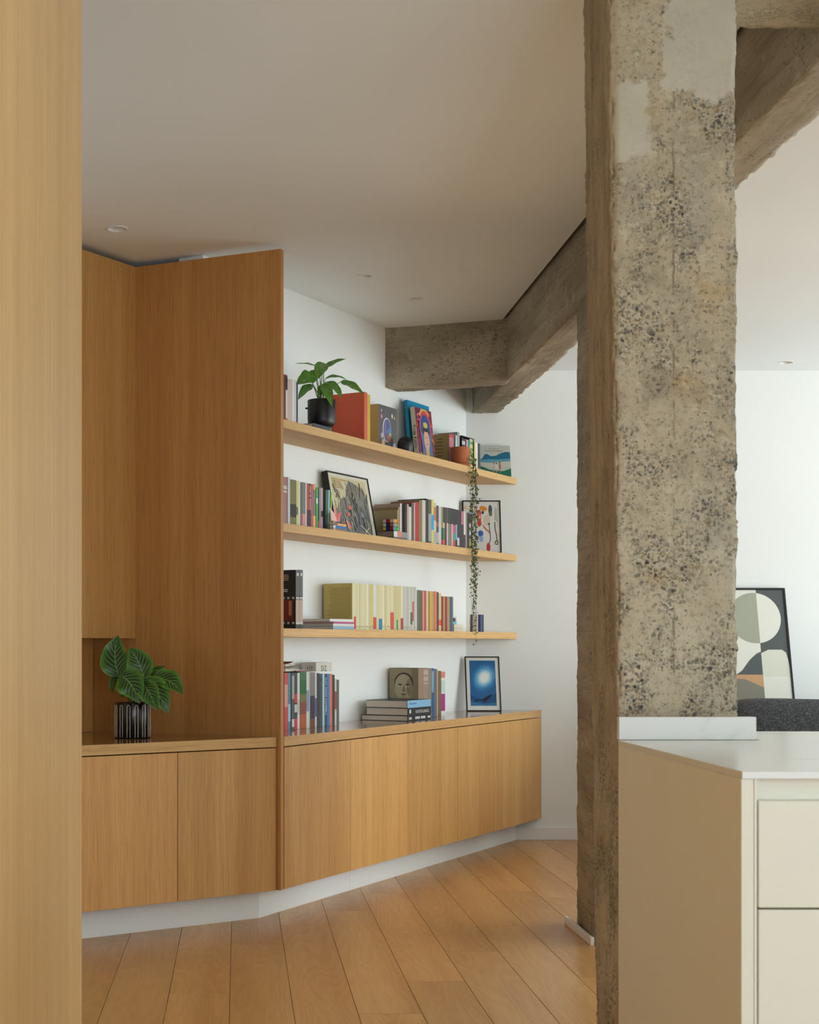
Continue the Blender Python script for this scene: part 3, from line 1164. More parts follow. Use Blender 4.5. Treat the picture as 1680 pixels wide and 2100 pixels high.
def leaf(parent, base, tip, width, mat, bulge=(0, 0, 0), facing=(0, -1, .25), cup=.18, n=12, m=6, wave=0.0, point=1.5, seed=0):
    base, tip = Vector(base), Vector(tip)
    mid = (base + tip) / 2 + Vector(bulge)
    fc = Vector(facing).normalized()
    V, F, UV = [], [], []
    rr = random.Random(seed)
    ph = rr.uniform(0, 6)
    for j in range(n + 1):
        u = j / n
        p = base * (1 - u) ** 2 + mid * (2 * u * (1 - u)) + tip * u ** 2
        tg = ((mid - base) * (1 - u) + (tip - mid) * u).normalized()
        side = tg.cross(fc)
        side = side.normalized() if side.length > 1e-5 else tg.orthogonal()
        nr = side.cross(tg).normalized()
        wd = width * .5 * (math.sin(math.pi * u ** .75) ** .8) * (1 - .25 * u ** point) if 0 < u < 1 else .0006
        for i in range(m + 1):
            s = 2 * i / m - 1
            q = p + side * (s * wd) + nr * (abs(s) ** 1.5 * wd * cup + wave * wd * math.sin(u * 14 + ph + s) * abs(s))
            V.append(q)
            UV.append((i / m, u))
    for j in range(n):
        for i in range(m):
            a = j * (m + 1) + i
            F.append((a, a + 1, a + m + 2, a + m + 1))
    o = mesh('leaf', V, F, mat, parent, smooth=True)
    uvl = o.data.uv_layers.new(name='uv')
    for lp in o.data.loops:
        uvl.data[lp.index].uv = UV[lp.vertex_index]
    return o


STEM = plain((96, 128, 60), .5)
LEAF_M = leaf_mat('mottled_leaf', 'mottled')
LEAF_S = leaf_mat('feathered_leaf', 'striped')


def plant_leaves(root, Yc, specs, mat, soil, pxw, stem_r=.0022):
    o = Vector(root.location)
    for k, (bp, tp, w_, dyb, dyt, bulge, facing) in enumerate(specs):
        b = at(bp[0], bp[1], Yc + dyb) - o
        t_ = at(tp[0], tp[1], Yc + dyt) - o
        leaf(root, b, t_, w_ * Yc / FPX, mat, bulge, facing, .18, 16, 8, .10, 1.5, k)
        s0 = Vector((soil[0] + (k % 3 - 1) * .008, soil[1] + (k % 2) * .006, soil[2]))
        md = (s0 + b) / 2 + Vector((0, 0, .018))
        path = [s0 * (1 - u) ** 2 + md * 2 * u * (1 - u) + b * u ** 2 for u in [i / 7 for i in range(8)]]
        tube('stem', path, [stem_r * (1.2 - .5 * i / 7) for i in range(8)], STEM, root, 6)


YP = POT1.y
plant_leaves(dief, YP, [
    ((662, 757), (710, 736), 15, .0, -.01, (0, 0, .016), (.1, -.7, .7)),
    ((655, 753), (606, 746), 14, -.01, -.05, (0, 0, .012), (-.1, -.5, .9)),
    ((664, 744), (649, 780), 30, .02, -.06, (0, -.035, .012), (0, -.9, .4)),
    ((648, 774), (608, 789), 34, -.01, -.04, (-.005, -.02, .018), (-.2, -.9, .3)),
    ((642, 789), (612, 820), 24, -.02, -.05, (-.008, -.01, .014), (-.5, -.8, .2)),
    ((667, 777), (711, 779), 14, .03, .03, (0, 0, .026), (0, -.55, .8)),
    ((666, 785), (701, 817), 25, .0, -.04, (.012, -.01, .026), (.3, -.8, .5)),
    ((698, 783), (746, 810), 24, .0, -.03, (.008, 0, .020), (.3, -.75, .6)),
    ((660, 788), (681, 834), 25, -.03, -.085, (.004, -.02, .022), (.2, -.95, .2)),
    ((630, 760), (616, 771), 9, .03, .03, (0, 0, .006), (-.4, -.8, .3)),
    ((650, 776), (636, 760), 24, .02, .04, (0, 0, .006), (-.3, -.7, .5)),
    ((662, 790), (652, 815), 14, -.01, -.03, (0, 0, .010), (0, -1, .2))], LEAF_M, (0, 0, .116), None)

# orange folder book, yellow book
RIB = NT('ribbed_orange_cover')
_co = RIB.coords(False)
_s = RIB.n('ShaderNodeSeparateXYZ')
RIB.l(_co, _s.inputs[0])
_st = RIB.step(RIB.math('SINE', RIB.math('MULTIPLY', _s.outputs[2], 950.0)), -.2, .6)
RIB.l(RIB.mix(RIB.math('MULTIPLY', _st, .5), (224, 98, 62), (198, 76, 50)), RIB.b.inputs['Base Color'])
RIB.b.inputs['Roughness'].default_value = .5
T1 = .176
stand(747, 753.5, 804.5, RIB.m, T1, z, 'large orange-red book with a ribbed cover, behind the leafy black pot')
stand(753.5, 759.5, 809.5, (206, 178, 62), T1, z, 'mustard yellow book beside the ribbed orange-red one', bands=[])
# game box
x0_, x1_ = px2x(777, .095), px2x(814, .095)
hb = zat(828, x0_, .095) - z
gb = thing('game_box', 'square dark grey box printed with planets and soap-bubble shapes', 'box', W(x0_, .095, z + .0005), ANG)
BRN = plain((192, 152, 94), .55)
box('lid', (0, x1_ - x0_, 0, .088, 0, hb), BRN, gb, .001)
bw = x1_ - x0_
sh = [(rect(0, 0, 1, 1), (96, 96, 100)), (blob(.44, .50, .235, .255, 28), (232, 228, 236)), (blob(.45, .50, .215, .235, 28), (120, 112, 150)), (blob(.50, .60, .10, .12, 16), (92, 96, 150)),
      (blob(.60, .46, .11, .12, 12, .15, 0, 1), (96, 140, 176)), (blob(.62, .40, .06, .06, 10), (228, 214, 130)), (blob(.55, .33, .10, .08, 12, .1, 0, 2), (212, 138, 104)),
      (blob(.24, .22, .085, .08, 14), (226, 176, 140)), (blob(.16, .36, .06, .06, 14), (190, 186, 188)), (blob(.56, .19, .07, .075, 14, .1), (120, 152, 186)), (blob(.84, .14, .10, .13, 16, .08, 0, 3), (206, 204, 224)),
      (blob(.13, .76, .045, .05, 12), (220, 150, 160)), (blob(.12, .88, .03, .03, 10), (226, 200, 190)), (blob(.72, .82, .045, .05, 12), (226, 214, 176)), (blob(.85, .79, .03, .035, 10), (220, 196, 170)),
      (blob(.48, .10, .03, .03, 10), (214, 190, 140)), (blob(.80, .30, .03, .03, 10), (214, 150, 110)), (blob(.28, .12, .025, .025, 10), (120, 180, 190)), (blob(.74, .04, .03, .025, 10), (226, 220, 214))]
art('printed_front', gb, bw - .002, hb - .002, sh, plain, -.0002).location = (.001, 0, .001)

# black dome
dx0 = px2x(831, .165)
dh = zat(894.5, dx0, .165) - z
dome = thing('dome_ornament', 'small matt black dome between the grey game box and the blue book', 'ornament', W(dx0, .165, z + .0005), ANG)
DR = .039
lathe('shell', [(.0001, 0), (DR - .003, 0), (DR, .003), (DR, dh * .5)] + [(DR * math.cos(a * math.pi / 20), dh * .5 + dh * .5 * math.sin(a * math.pi / 20)) for a in range(1, 10)] + [(.0001, dh)], plain((30, 30, 31), .4, .5), dome, 40)
lathe('foot_ring', [(DR + .0006, .004), (DR + .0012, .007), (DR + .0006, .010)], plain((60, 60, 60), .3), dome, 40)


# leaning cover-out books and frames; front face parallel to the shelf
def leaner(name, label, cat, pxl, pxr, vtop, tb, tt, z0, thick, group=None):
    """stands on z0 with its lower front edge at tb and leans back to tt at the top"""
    xa, xb = px2x(pxl, tb), px2x(pxr, tb)
    ht = zat(vtop, px2x(pxl, tt), tt) - z0
    ang = math.atan2(tb - tt, ht)
    o = thing(name, label, cat, W(xa, tb, z0 + .0006 + thick * math.sin(ang)), ANG, group)
    o.rotation_euler = (-ang, 0, ANG)
    return o, xb - xa, ht / math.cos(ang)


bb, w_, h_ = leaner('book', 'bright blue picture book leaning on the wall behind the flower-garland portrait book', 'book', 844.6, 889, 823.5, .068, .042, z, .02)
BLUE = plain((28, 146, 186), .35)
box('cover', (0, w_, 0, .018, 0, h_), BLUE, bb, .0012)
box('frame_line', (.022, w_ - .012, -.0006, .0005, h_ - .022, h_ - .019), plain((20, 112, 150)), bb)
box('frame_line', (.022, .025, -.0006, .0005, .01, h_ - .022), plain((20, 112, 150)), bb)

fk, w_, h_ = leaner('book', 'art book with a garlanded portrait of a woman on its cover', 'book', 860.5, 894.5, 838, .128, .099, z, .024)
box('cover', (0, w_, 0, .024, 0, h_), plain((206, 196, 168), .45), fk, .001)
box('spine', (-.0008, -.0001, .0, .024, .001, h_ - .001), plain((212, 204, 184), .45), fk)
rr = random.Random(3)
sh = [(rect(0, 0, 1, 1), (120, 44, 72))]
for k in range(46):
    gx = rr.choice([rr.uniform(0.02, .2), rr.uniform(.8, .98)])
    sh.append((blob(gx, rr.uniform(.05, .98), .05, .022, 8, .3, rr.uniform(0, 3), k), rr.choice([(206, 72, 104), (232, 190, 190), (140, 40, 96), (214, 110, 70), (180, 60, 60), (92, 60, 110)])))
sh += [(blob(.5, .90, .30, .09, 14, .15, 0, 5), (222, 168, 96)), (blob(.52, .60, .37, .36, 24), (214, 66, 84)), (blob(.52, .56, .31, .33, 24), (36, 84, 146)),
       (rect(.22, .02, .83, .55), (70, 110, 160)), (blob(.52, .08, .34, .14, 16, .05), (92, 122, 110)), (rect(.43, .10, .63, .34), (214, 158, 126)), (blob(.53, .54, .20, .12, 18), (54, 42, 34)), (blob(.53, .41, .17, .19, 20), (222, 168, 136)),
       (blob(.53, .61, .14, .05, 16), (54, 42, 34)), (blob(.52, .69, .13, .06, 14, .1, 0, 8), (206, 188, 72)), (blob(.47, .45, .025, .010, 8), (40, 30, 26)), (blob(.59, .45, .025, .010, 8), (40, 30, 26)),
       (blob(.54, .33, .04, .013, 10), (190, 70, 64)), (blob(.545, .385, .022, .012, 8), (200, 140, 110))]
art('printed_cover', fk, w_ - .002, h_ - .002, sh, plain, -.0002, .00006).location = (.001, 0, .001)
lettering('Frida Kahlo', fk, .026, plain((50, 44, 40)), (-.0012, .012, h_ * .66), (math.pi / 2, math.pi / 2, -math.pi / 2), 'LEFT')

# tan book with text and pink spine, then thin ones
T2 = .122
bk, x0_, x1_, h_ = stand(921, 931, 890.5, (196, 70, 84), T2, z, 'square pink-spined book with a brown cover, behind the clay pot', depth=.112, bands=[])
cov = box('cover_sheet', (-.0008, -.0001, .002, .110, .001, h_ - .001), plain((188, 152, 96), .5), bk)
for k in range(6):
    box('lettering', (-.0012, -.0007, .035, .035 + [.03, .04, .05, .05, .06, .035][k], h_ - .028 - k * .018, h_ - .0245 - k * .018), plain((110, 82, 48)), bk)
for k in range(7):
    box('lettering', (.003, x1_ - x0_ - .004, -.0006, .0001, h_ - .022 - k * .0075, h_ - .020 - k * .0075), plain((236, 214, 210)), bk)
stand(931, 934.5, 893, (44, 52, 56), T2, z, 'thin black book behind the clay pot, next to the pink spine', depth=.10)
stand(934.5, 938, 893, (186, 214, 206), T2, z, 'thin mint white book behind the clay pot', depth=.10)
stand(938.2, 943, 886.5, (168, 166, 156), T2, z, 'tall grey album behind the clay pot', depth=.112)
# slipcase with small volumes
xs0, xs1 = px2x(947.5, .122), px2x(972, .122)
hs = zat(893, xs0, .122) - z
sc_ = thing('slipcase', 'black slipcase holding small volumes behind the trailing vine', 'case', W(xs0, .122, z + .0005), ANG)
DK = plain((38, 38, 38), .5)
ws = xs1 - xs0
box('side', (0, .003, 0, .112, 0, hs), DK, sc_)
box('side', (ws - .004, ws, 0, .112, 0, hs), DK, sc_)
box('top_board', (.003, ws - .004, 0, .112, hs - .004, hs), DK, sc_)
box('bottom_board', (.003, ws - .004, 0, .112, 0, .003), DK, sc_)
xx_ = xs0 + .0036
for k, (fr, c, d) in enumerate([(.15, (70, 66, 70), 'dark grey'), (.13, (54, 52, 56), 'charcoal'), (.14, (120, 44, 70), 'maroon'), (.10, (212, 190, 196), 'pale pink'), (.15, (24, 142, 148), 'teal'), (.27, (120, 156, 104), 'green')]):
    tw = (ws - .0085) * fr / .94
    b = book_mesh(W(xx_, .118, z + .004), (0, 0, ANG), tw - .0004, .10, hs - .014 - (k % 2) * .004, c, d + ' volume inside the black slipcase on the top shelf', 'small volumes in the slipcase')
    if k < 2:
        box('spine_label', (.001, tw - .0014, -.0005, .0001, hs - .05, hs - .03), plain((216, 212, 206)), b)
    if k == 5:
        for q in range(5):
            box('spine_label', (.001, tw - .0014, -.0005, .0001, .03 + q * .035, .05 + q * .035), plain((216, 206, 150)), b)
    xx_ += tw
stand(972.6, 975, 908, (214, 196, 84), .122, z, 'thin yellow booklet right of the black slipcase', depth=.10)
stand(975, 980, 908, (236, 234, 228), .122, z, 'white paperback between the slipcase and the lake picture book', depth=.10)
stand(980, 984.8, 909.5, (74, 74, 72), .122, z, 'dark grey paperback touching the lake picture book', depth=.10)

# clay pot with trailing vine
TERRA = paint('terracotta', (196, 116, 76), .7, .2)
XV = px2x(943.5, .183)
vine_o = W(XV, .183, z + .0005)
vine = thing('trailing_vine', 'heart-leaved vine trailing from a terracotta pot on the top shelf', 'plant', vine_o)
RT = .0505
lathe('pot', [(.0001, 0.010), (RT - .004, 0.010), (RT - .002, .012), (RT, .10), (RT - .0005, .1025), (RT - .005, .1025), (RT - .006, .098), (RT - .006, .03), (.0001, .03)], TERRA, vine, 40)
lathe('saucer', [(.0001, 0), (RT, 0), (RT + .003, .003), (RT + .004, .017), (RT + .001, .017), (RT - .001, .009), (.0001, .009)], TERRA, vine, 40)
lathe('soil', [(RT - .0062, .090), (.0001, .092)], SOIL, vine, 24)
VLEAF = plain((86, 100, 58), .5)
VLEAF2 = plain((128, 138, 92), .5)
VSTEM = plain((92, 74, 60), .6)
rr = random.Random(11)
LV, LF_, LM = [], [], []


def heart(p, s, d, nrm):
    d = d.normalized()
    sd = d.cross(nrm).normalized()
    pts_ = [(0, .0), (.38, -.30), (.62, -.12), (.56, .25), (.0, .95), (-.56, .25), (-.62, -.12), (-.38, -.30)]
    b = len(LV)
    LV.append(p + d * s * .3 + nrm * s * .12)
    for a, q in pts_:
        LV.append(p + sd * (a * s) + d * (q * s))
    for i in range(8):
        LF_.append((b, b + 1 + i, b + 1 + (i + 1) % 8))
        LM.append(1 if (len(LV) // 9) % 3 == 0 else 0)


toC = Vector((0, -1, .1))
for k in range(9):
    ang = rr.uniform(-.3, .9)
    tt_ = .245 + .008 + rr.uniform(0, .022)
    pe = px2x(968 + rr.uniform(-2, 9), tt_)
    start = Vector((EX.x * .045, EX.y * .045, .098)) + Vector((rr.uniform(-.01, .01), rr.uniform(-.01, .01), 0))
    edge = W(pe, tt_, z + rr.uniform(.004, .02)) - vine_o
    zend = zat([1322, 1300, 1296, 1255, 1285, 1180, 1292, 1165, 1240][k], pe, tt_) - vine_o.z - 0
    path = []
    ctrl = (start + edge) / 2 + Vector((.01, -.01, .045))
    for i in range(7):
        u = i / 6
        path.append(start * (1 - u) ** 2 + ctrl * 2 * u * (1 - u) + edge * u ** 2)
    nseg = max(6, int((edge.z - zend) / .022))
    sway = rr.uniform(-.005, .009)
    for i in range(1, nseg + 1):
        u = i / nseg
        path.append(Vector((edge.x + sway * u + .004 * math.sin(u * 9 + k), edge.y + .004 * math.sin(u * 7 + k * 2), edge.z + (zend - edge.z) * u)))
    tube('stem', path, .0007, VSTEM, vine, 4)
    for i in range(5, len(path)):
        low = i / len(path)
        for q in range(1):
            if rr.random() < (.92 if low < .75 else .7):
                a = rr.uniform(0, 6.28)
                off = Vector((math.cos(a), math.sin(a) * .7 - .2, rr.uniform(-.4, .4))) * rr.uniform(.004, .015)
                s = rr.uniform(.006, .0125) * (.8 if low > .8 else 1.1)
                dd = Vector((rr.uniform(-.8, .8), rr.uniform(-.5, .3), -.9))
                heart(path[i] + off, s, dd, Vector((rr.uniform(-.5, .5), -1, rr.uniform(-.2, .6))).normalized())
for k in range(14):   # leaves on the pot's edge
    heart(Vector((EX.x * .05, EX.y * .05 - .01, .07 - k * .008)) + Vector((rr.uniform(-.006, .02), rr.uniform(-.02, .0), 0)), rr.uniform(.007, .011), Vector((rr.uniform(-.7, .7), -.3, -.8)), toC)
lv = mesh('leaves', LV, LF_, None, vine, [VLEAF, VLEAF2], LM)
tag(lv, 'small dull green heart-shaped leaves', kind='stuff')

# lake picture book against the back wall
XA, XB = (986 - PPX) * 8.17 / FPX, (1049 - PPX) * 8.17 / FPX
pb = thing('picture_book', 'picture book with a painted mountain lake, leaning on the back wall', 'book', (XA, 8.165, z + .0006), 0, None, (-.30, 0, 0))
hw = .188
pwid = XB - XA
box('cover', (0, pwid, 0, .010, 0, hw), plain((186, 190, 180), .4), pb, .0008)
SKY, MT, LK, FG = (196, 200, 190), (38, 110, 140), (96, 160, 180), (38, 116, 92)
sh = [(rect(0, 0, 1, 1), SKY), ([(0, .54), (.08, .60), (.16, .72), (.24, .73), (.36, .66), (.52, .67), (.70, .76), (.86, .80), (1, .78), (1, .50), (0, .50)], MT),
      ([(0, .54), (.3, .56), (.6, .55), (1, .58), (1, .48), (.6, .46), (.3, .44), (0, .46)], LK), ([(0, .48), (.10, .44), (.30, .44), (.6, .47), (1, .49), (1, .30), (0, .30)], (206, 204, 190)),
      ([(0, .33), (.12, .30), (.28, .22), (.5, .18), (.75, .17), (.9, .22), (1, .26), (1, 0), (0, 0)], FG),
      (blob(.44, .33, .035, .10, 12), (214, 190, 180)), (blob(.53, .30, .05, .11, 12), (226, 222, 212)), (blob(.64, .33, .035, .11, 12), (196, 110, 96)),
      (blob(.44, .43, .022, .022, 10), (120, 64, 50)), (blob(.53, .42, .022, .024, 10), (40, 36, 36)), (blob(.64, .45, .022, .024, 10), (70, 40, 36)),
      (rect(.42, .14, .45, .24), (196, 150, 130)), (rect(.51, .12, .54, .22), (196, 160, 140)), (rect(.62, .12, .65, .24), (190, 140, 124))]
for k in range(4):
    sh.append((rect(.30 + .09 * k, .885, .36 + .09 * k, .90), (150, 140, 136)))
for k in range(7):
    sh.append((rect(.16 + .09 * k, .815, .225 + .09 * k, .835), (170, 130, 120)))
art('printed_cover', pb, pwid - .002, hw - .002, sh, plain, -.0002, .00008).location = (.001, 0, .001)

# ---------------- middle shelf
z = SH['middle']
T3 = .185
WR = 'from the oak panel, middle shelf'
row(579.0, [
    (589, 978, (164, 112, 108), 'mauve paperback with white scribbled title', {'bands': [(996, 1003, (214, 190, 186)), (1006, 1010, (214, 190, 186))]}),
    (590.2, 979, (70, 46, 48), 'very thin dark book'),
    (595.4, 979, (196, 200, 204), 'pale blue-white book'),
    (608, 984, (116, 108, 44), 'thick olive green book with a black tree', {'bands': [(1034, 1061, (30, 28, 18))]}),
    (611.7, 987, (206, 204, 122), 'pale yellow-green book', {'bands': [(1040, 1056, (110, 108, 70))]}),
    (616, 987, (214, 208, 180), 'cream book'),
    (620, 989, (96, 94, 90), 'dark grey book', {'bands': [(1054, 1076, (140, 108, 110))]}),
    (626.5, 989.5, (104, 116, 110), 'grey-green book with a pink foot', {'bands': [(1054, 1079, (222, 136, 140))]}),
    (629.4, 990.5, (216, 196, 196), 'pale pink thin book'),
    (634.6, 991.5, (180, 56, 38), 'red book with a black foot', {'bands': [(1046, 1079, (46, 40, 38))]}),
    (638.2, 992, (52, 50, 50), 'black book with white lettering', {'bands': [(997 + 2.9 * q, 999.2 + 2.9 * q, (222, 220, 212), 1) for q in range(17) if q not in (5, 8)]}),
    (642.2, 993, (206, 76, 92), 'raspberry red book'),
    (647.4, 993.5, (112, 116, 108), 'grey book with an orange head', {'bands': [(994, 1005, (222, 160, 76)), (1058, 1081, (232, 178, 96))]}),
    (648.2, 993.5, None, ''),
    (652.3, 1000, (86, 164, 74), 'bright green book with a white label', {'bands': [(1022, 1033, (222, 222, 206))]}),
    (655, 1000, (36, 58, 44), 'blackish green book with a red foot', {'bands': [(1068, 1083, (196, 56, 66))]}),
    (658.5, 1001, (134, 148, 154), 'grey-blue book'),
    (662.5, 1001, (214, 150, 164), 'pink book with a dark stripe', {'bands': [(1048, 1060, (90, 40, 50))]})], T3, z, WR, 'left row of books on the middle shelf')
stand(670, 673.2, 1004.6, (150, 198, 206), .18, z, 'light blue book leaning after the left row on the middle shelf', tilt=.055, depth=.15, xoff=.008)
_b, _x, _y, _h = stand(664, 668.8, 1004.6, (60, 104, 86), .18, z, 'dark green book leaning at the end of the left middle-shelf row', tilt=.045, depth=.15, xoff=.012)
stand(675.5, 678, 1010, (176, 186, 84), .18, z, 'thin lime green book leaning below the framed poster', tilt=.075, depth=.15, xoff=.004)

# framed poster
po, w_, h_ = leaner('framed_poster', 'black-framed poster of dense grey strokes leaning on the middle shelf', 'picture', 692, 775.5, 971.5, .098, .042, z, .03)
FRB = plain((40, 37, 34), .4)
fw_ = .0065
for b in ((0, fw_, 0, .030, 0, h_), (w_ - fw_, w_, 0, .030, 0, h_), (fw_, w_ - fw_, 0, .030, 0, fw_), (fw_, w_ - fw_, 0, .030, h_ - fw_, h_)):
    box('frame', b, FRB, po)
rr = random.Random(5)
sh = [(rect(0, 0, 1, 1), (222, 216, 200)), (rect(.05, .0, .93, .95), (206, 198, 160)),
      ([(.05, 0), (.93, 0), (.93, .70), (.84, .80), (.72, .86), (.60, .90), (.50, .92), (.42, .80), (.36, .62), (.25, .60), (.14, .44), (.07, .40)], (126, 126, 118)),
      (blob(.6, .3, .26, .25, 14, .2, 0, 2), (104, 108, 108)), (blob(.22, .22, .14, .2, 12, .2, 0, 4), (112, 120, 120))]
for k in range(110):
    sx0 = rr.uniform(.1, .9)
    sy0 = rr.uniform(.05, .8)
    sh.append((stroke(sx0, sy0, sx0 - rr.uniform(-.04, .06), sy0 + rr.uniform(.06, .2), rr.uniform(.006, .016)), rr.choice([(80, 76, 70), (172, 160, 138), (196, 182, 154), (96, 92, 92), (140, 120, 110), (60, 58, 54)])))
for (a, b, c_) in ((.42, .46, .05), (.36, .33, .04), (.30, .20, .05), (.17, .13, .07), (.33, .14, .05)):
    sh.append((blob(a, b, c_, c_ * .9, 9, .35, 0, int(a * 100)), (206, 110, 100)))
for (a, b, c_, d) in ((.28, .25, .33, .06), (.18, .16, .10, .06), (.62, .18, .78, .08), (.70, .05, .84, .16), (.72, .10, .86, .03), (.40, .22, .42, .12)):
    sh.append((stroke(a, b, c_, d, .014), (220, 206, 170)))
for k in range(5):
    sh.append((rect(.09, .90 - k * .033, .09 + (.38 if k == 0 else rr.uniform(.18, .26)), .912 - k * .033), (178, 140, 92)))
art('poster_sheet', po, w_ - 2 * fw_, h_ - 2 * fw_, sh, plain, .0045, .00003).location = (fw_, 0, fw_)
box('backing_board', (fw_, w_ - fw_, .008, .026, fw_, h_ - fw_), plain((150, 140, 120)), po)
# little stack and paper bird in front of the poster
zs = z + .0005
xa = px2x(681.5, .222)
for k, (hgt, c, c2, d) in enumerate([(.010, (150, 110, 90), (214, 186, 150), 'grey-brown'), (.012, (40, 110, 176), (232, 232, 228), 'blue'), (.011, (230, 170, 100), (120, 116, 108), 'orange'), (.005, (48, 56, 60), (222, 206, 140), 'dark green'), ]):
    st_ = thing('book', '%s pocket book in the little stack under the paper bird' % d, 'book', W(xa, .226, zs), ANG, 'little stack under the paper bird')
    wl = .125 - .008 * (k == 3)
    box('cover', (0, wl, 0, .0012, 0, hgt), plain(c, .45), st_)
    box('spine_label', (.002, .022 + .02 * (k == 2), -.0004, 0, .001, hgt - .001), plain(c2), st_)
    box('pages', (.0005, wl - .001, .0012, .018, .0007, hgt - .0007), PAPER, st_)
    zs += hgt + .0005
PINK = plain((232, 120, 120), .55)
PINK2 = plain((244, 196, 186), .55)
bird = thing('paper_bird', 'pink folded paper bird on the little stack of pocket books', 'ornament', W(px2x(686, .215), .217, zs + .0005), ANG)
V = [(-.030, 0, .002), (.0, -.010, .0), (.045, 0, .004), (-.048, 0, .060), (.062, .0, .050), (.008, .0, .030), (-.004, .002, .078), (.004, .010, 0), (.02, 0, .045)]
mesh('body', V, [(0, 1, 5), (1, 2, 5), (0, 5, 7), (2, 7, 5), (0, 7, 1), (1, 7, 2)], PINK, bird)
mesh('tail', [V[0], V[1], V[3], V[5]], [(0, 1, 2), (1, 3, 2), (0, 2, 3)], PINK2, bird)
mesh('head', [V[2], V[1], V[4], V[5]], [(0, 2, 1), (1, 2, 3), (0, 3, 2)], PINK, bird)
mesh('wing', [V[5], V[6], V[8], (.0, -.004, .02)], [(0, 1, 2), (3, 1, 0), (3, 2, 1)], PINK, bird)


# flat stack with puzzle cube
def flat(px_l, t, length, z0, th, depth, cover, label, group, spine=None, paper=None, spine_parts=()):
    """a book lying flat, its spine towards the room"""
    xa_ = px2x(px_l, t)
    b = book_mesh(W(xa_, t, z0 + th), (0, math.pi / 2, ANG), th, depth, length, cover, label, group, True, paper)
    # local: x down, z along the shelf, y to the wall
    for (a0, a1, c) in spine_parts:
        box('spine_label', (.0004, th - .0004, -.0005, .0001, a0 * length, a1 * length), plain(c, .45), b)
    return b, xa_


DARKP = paint('dark_page_edge', (168, 156, 142), .8, .0)
T4 = .170
flat(807.5, T4, .150, z + .0004, .017, .13, (96, 98, 108), 'dark grey book, lower of the two lying under the puzzle cube', 'books under the puzzle cube', paper=DARKP)
flat(807.5, T4, .150, z + .0179, .029, .13, (104, 98, 94), 'thick grey book with a white and salmon spine, directly under the puzzle cube', 'books under the puzzle cube', paper=DARKP,
     spine_parts=[(0.01, .25, (222, 226, 222)), (.25, .60, (220, 138, 120)), (.60, .99, (150, 146, 152))])
zq = z + .0475
stand(815.2, 816.8, 1046, (182, 166, 126), .152, zq, 'olive picture book standing behind the puzzle cube', depth=.135)
stand(816.8, 820.5, 1040, (156, 134, 98), .152, zq, 'brown hardback standing behind the puzzle cube', depth=.135)
bk, x0_, x1_, h_ = stand(820.5, 824, 1032.5, (178, 160, 146), .152, zq, 'tall mauve-brown book with a white spine above the lying grey books', depth=.142)
box('spine_label', (.0005, x1_ - x0_ - .001, -.0005, .0001, .001, h_ - .001), plain((220, 212, 204)), bk)
stand(824, 829.6, 1033.5, (34, 28, 30), .152, zq, 'black book standing on the grey stack beside the puzzle cube', depth=.13)
# puzzle cube
sc = .0565
xc0 = px2x(807, .172)
cube = thing('puzzle_cube', 'colourful twisty puzzle cube on the lying grey books', 'toy', W(xc0 - .002, .172, zq + .0004), ANG + .0)
core = box('core', (0, sc, 0, sc, 0, sc), plain((16, 16, 16), .35), cube, .0015)
cell = sc / 3
LEFTC = [['w', 'r', 'w'], ['w', 'b', 'o'], ['y', 'b', 'r']]
FRONTC = [['p', 'y', 'o'], ['l', 'p', 'g'], ['l', 'g', 'g']]
CC = {'w': (216, 210, 204), 'r': (190, 22, 40), 'b': (14, 54, 140), 'o': (224, 104, 24), 'y': (206, 192, 40), 'p': (240, 140, 110), 'l': (70, 150, 220), 'g': (60, 176, 76)}
stick = {}
for r_ in range(3):
    for c_ in range(3):
        zc = sc - (r_ + .5) * cell
        for face, tab in (('left', LEFTC), ('front', FRONTC), ('up', LEFTC)):
            colr = CC[tab[r_][c_]]
            if colr not in stick:
                stick[colr] = mesh('sticker', boxv(-cell * .42, cell * .42, -.0005, .0001, -cell * .42, cell * .42), BOXF, plain(colr, .35), core)
                o = stick[colr]
            else:
                o = link(bpy.data.objects.new('sticker', stick[colr].data), core)
            if face == 'front':
                o.location = ((c_ + .5) * cell, 0, zc)
            elif face == 'left':
                o.location = (0, sc - (c_ + .5) * cell, zc)
                o.rotation_euler = (0, 0, -math.pi / 2)
            else:
                o.location = ((c_ + .5) * cell, (r_ + .5) * cell, sc)
                o.rotation_euler = (-math.pi / 2, 0, 0)

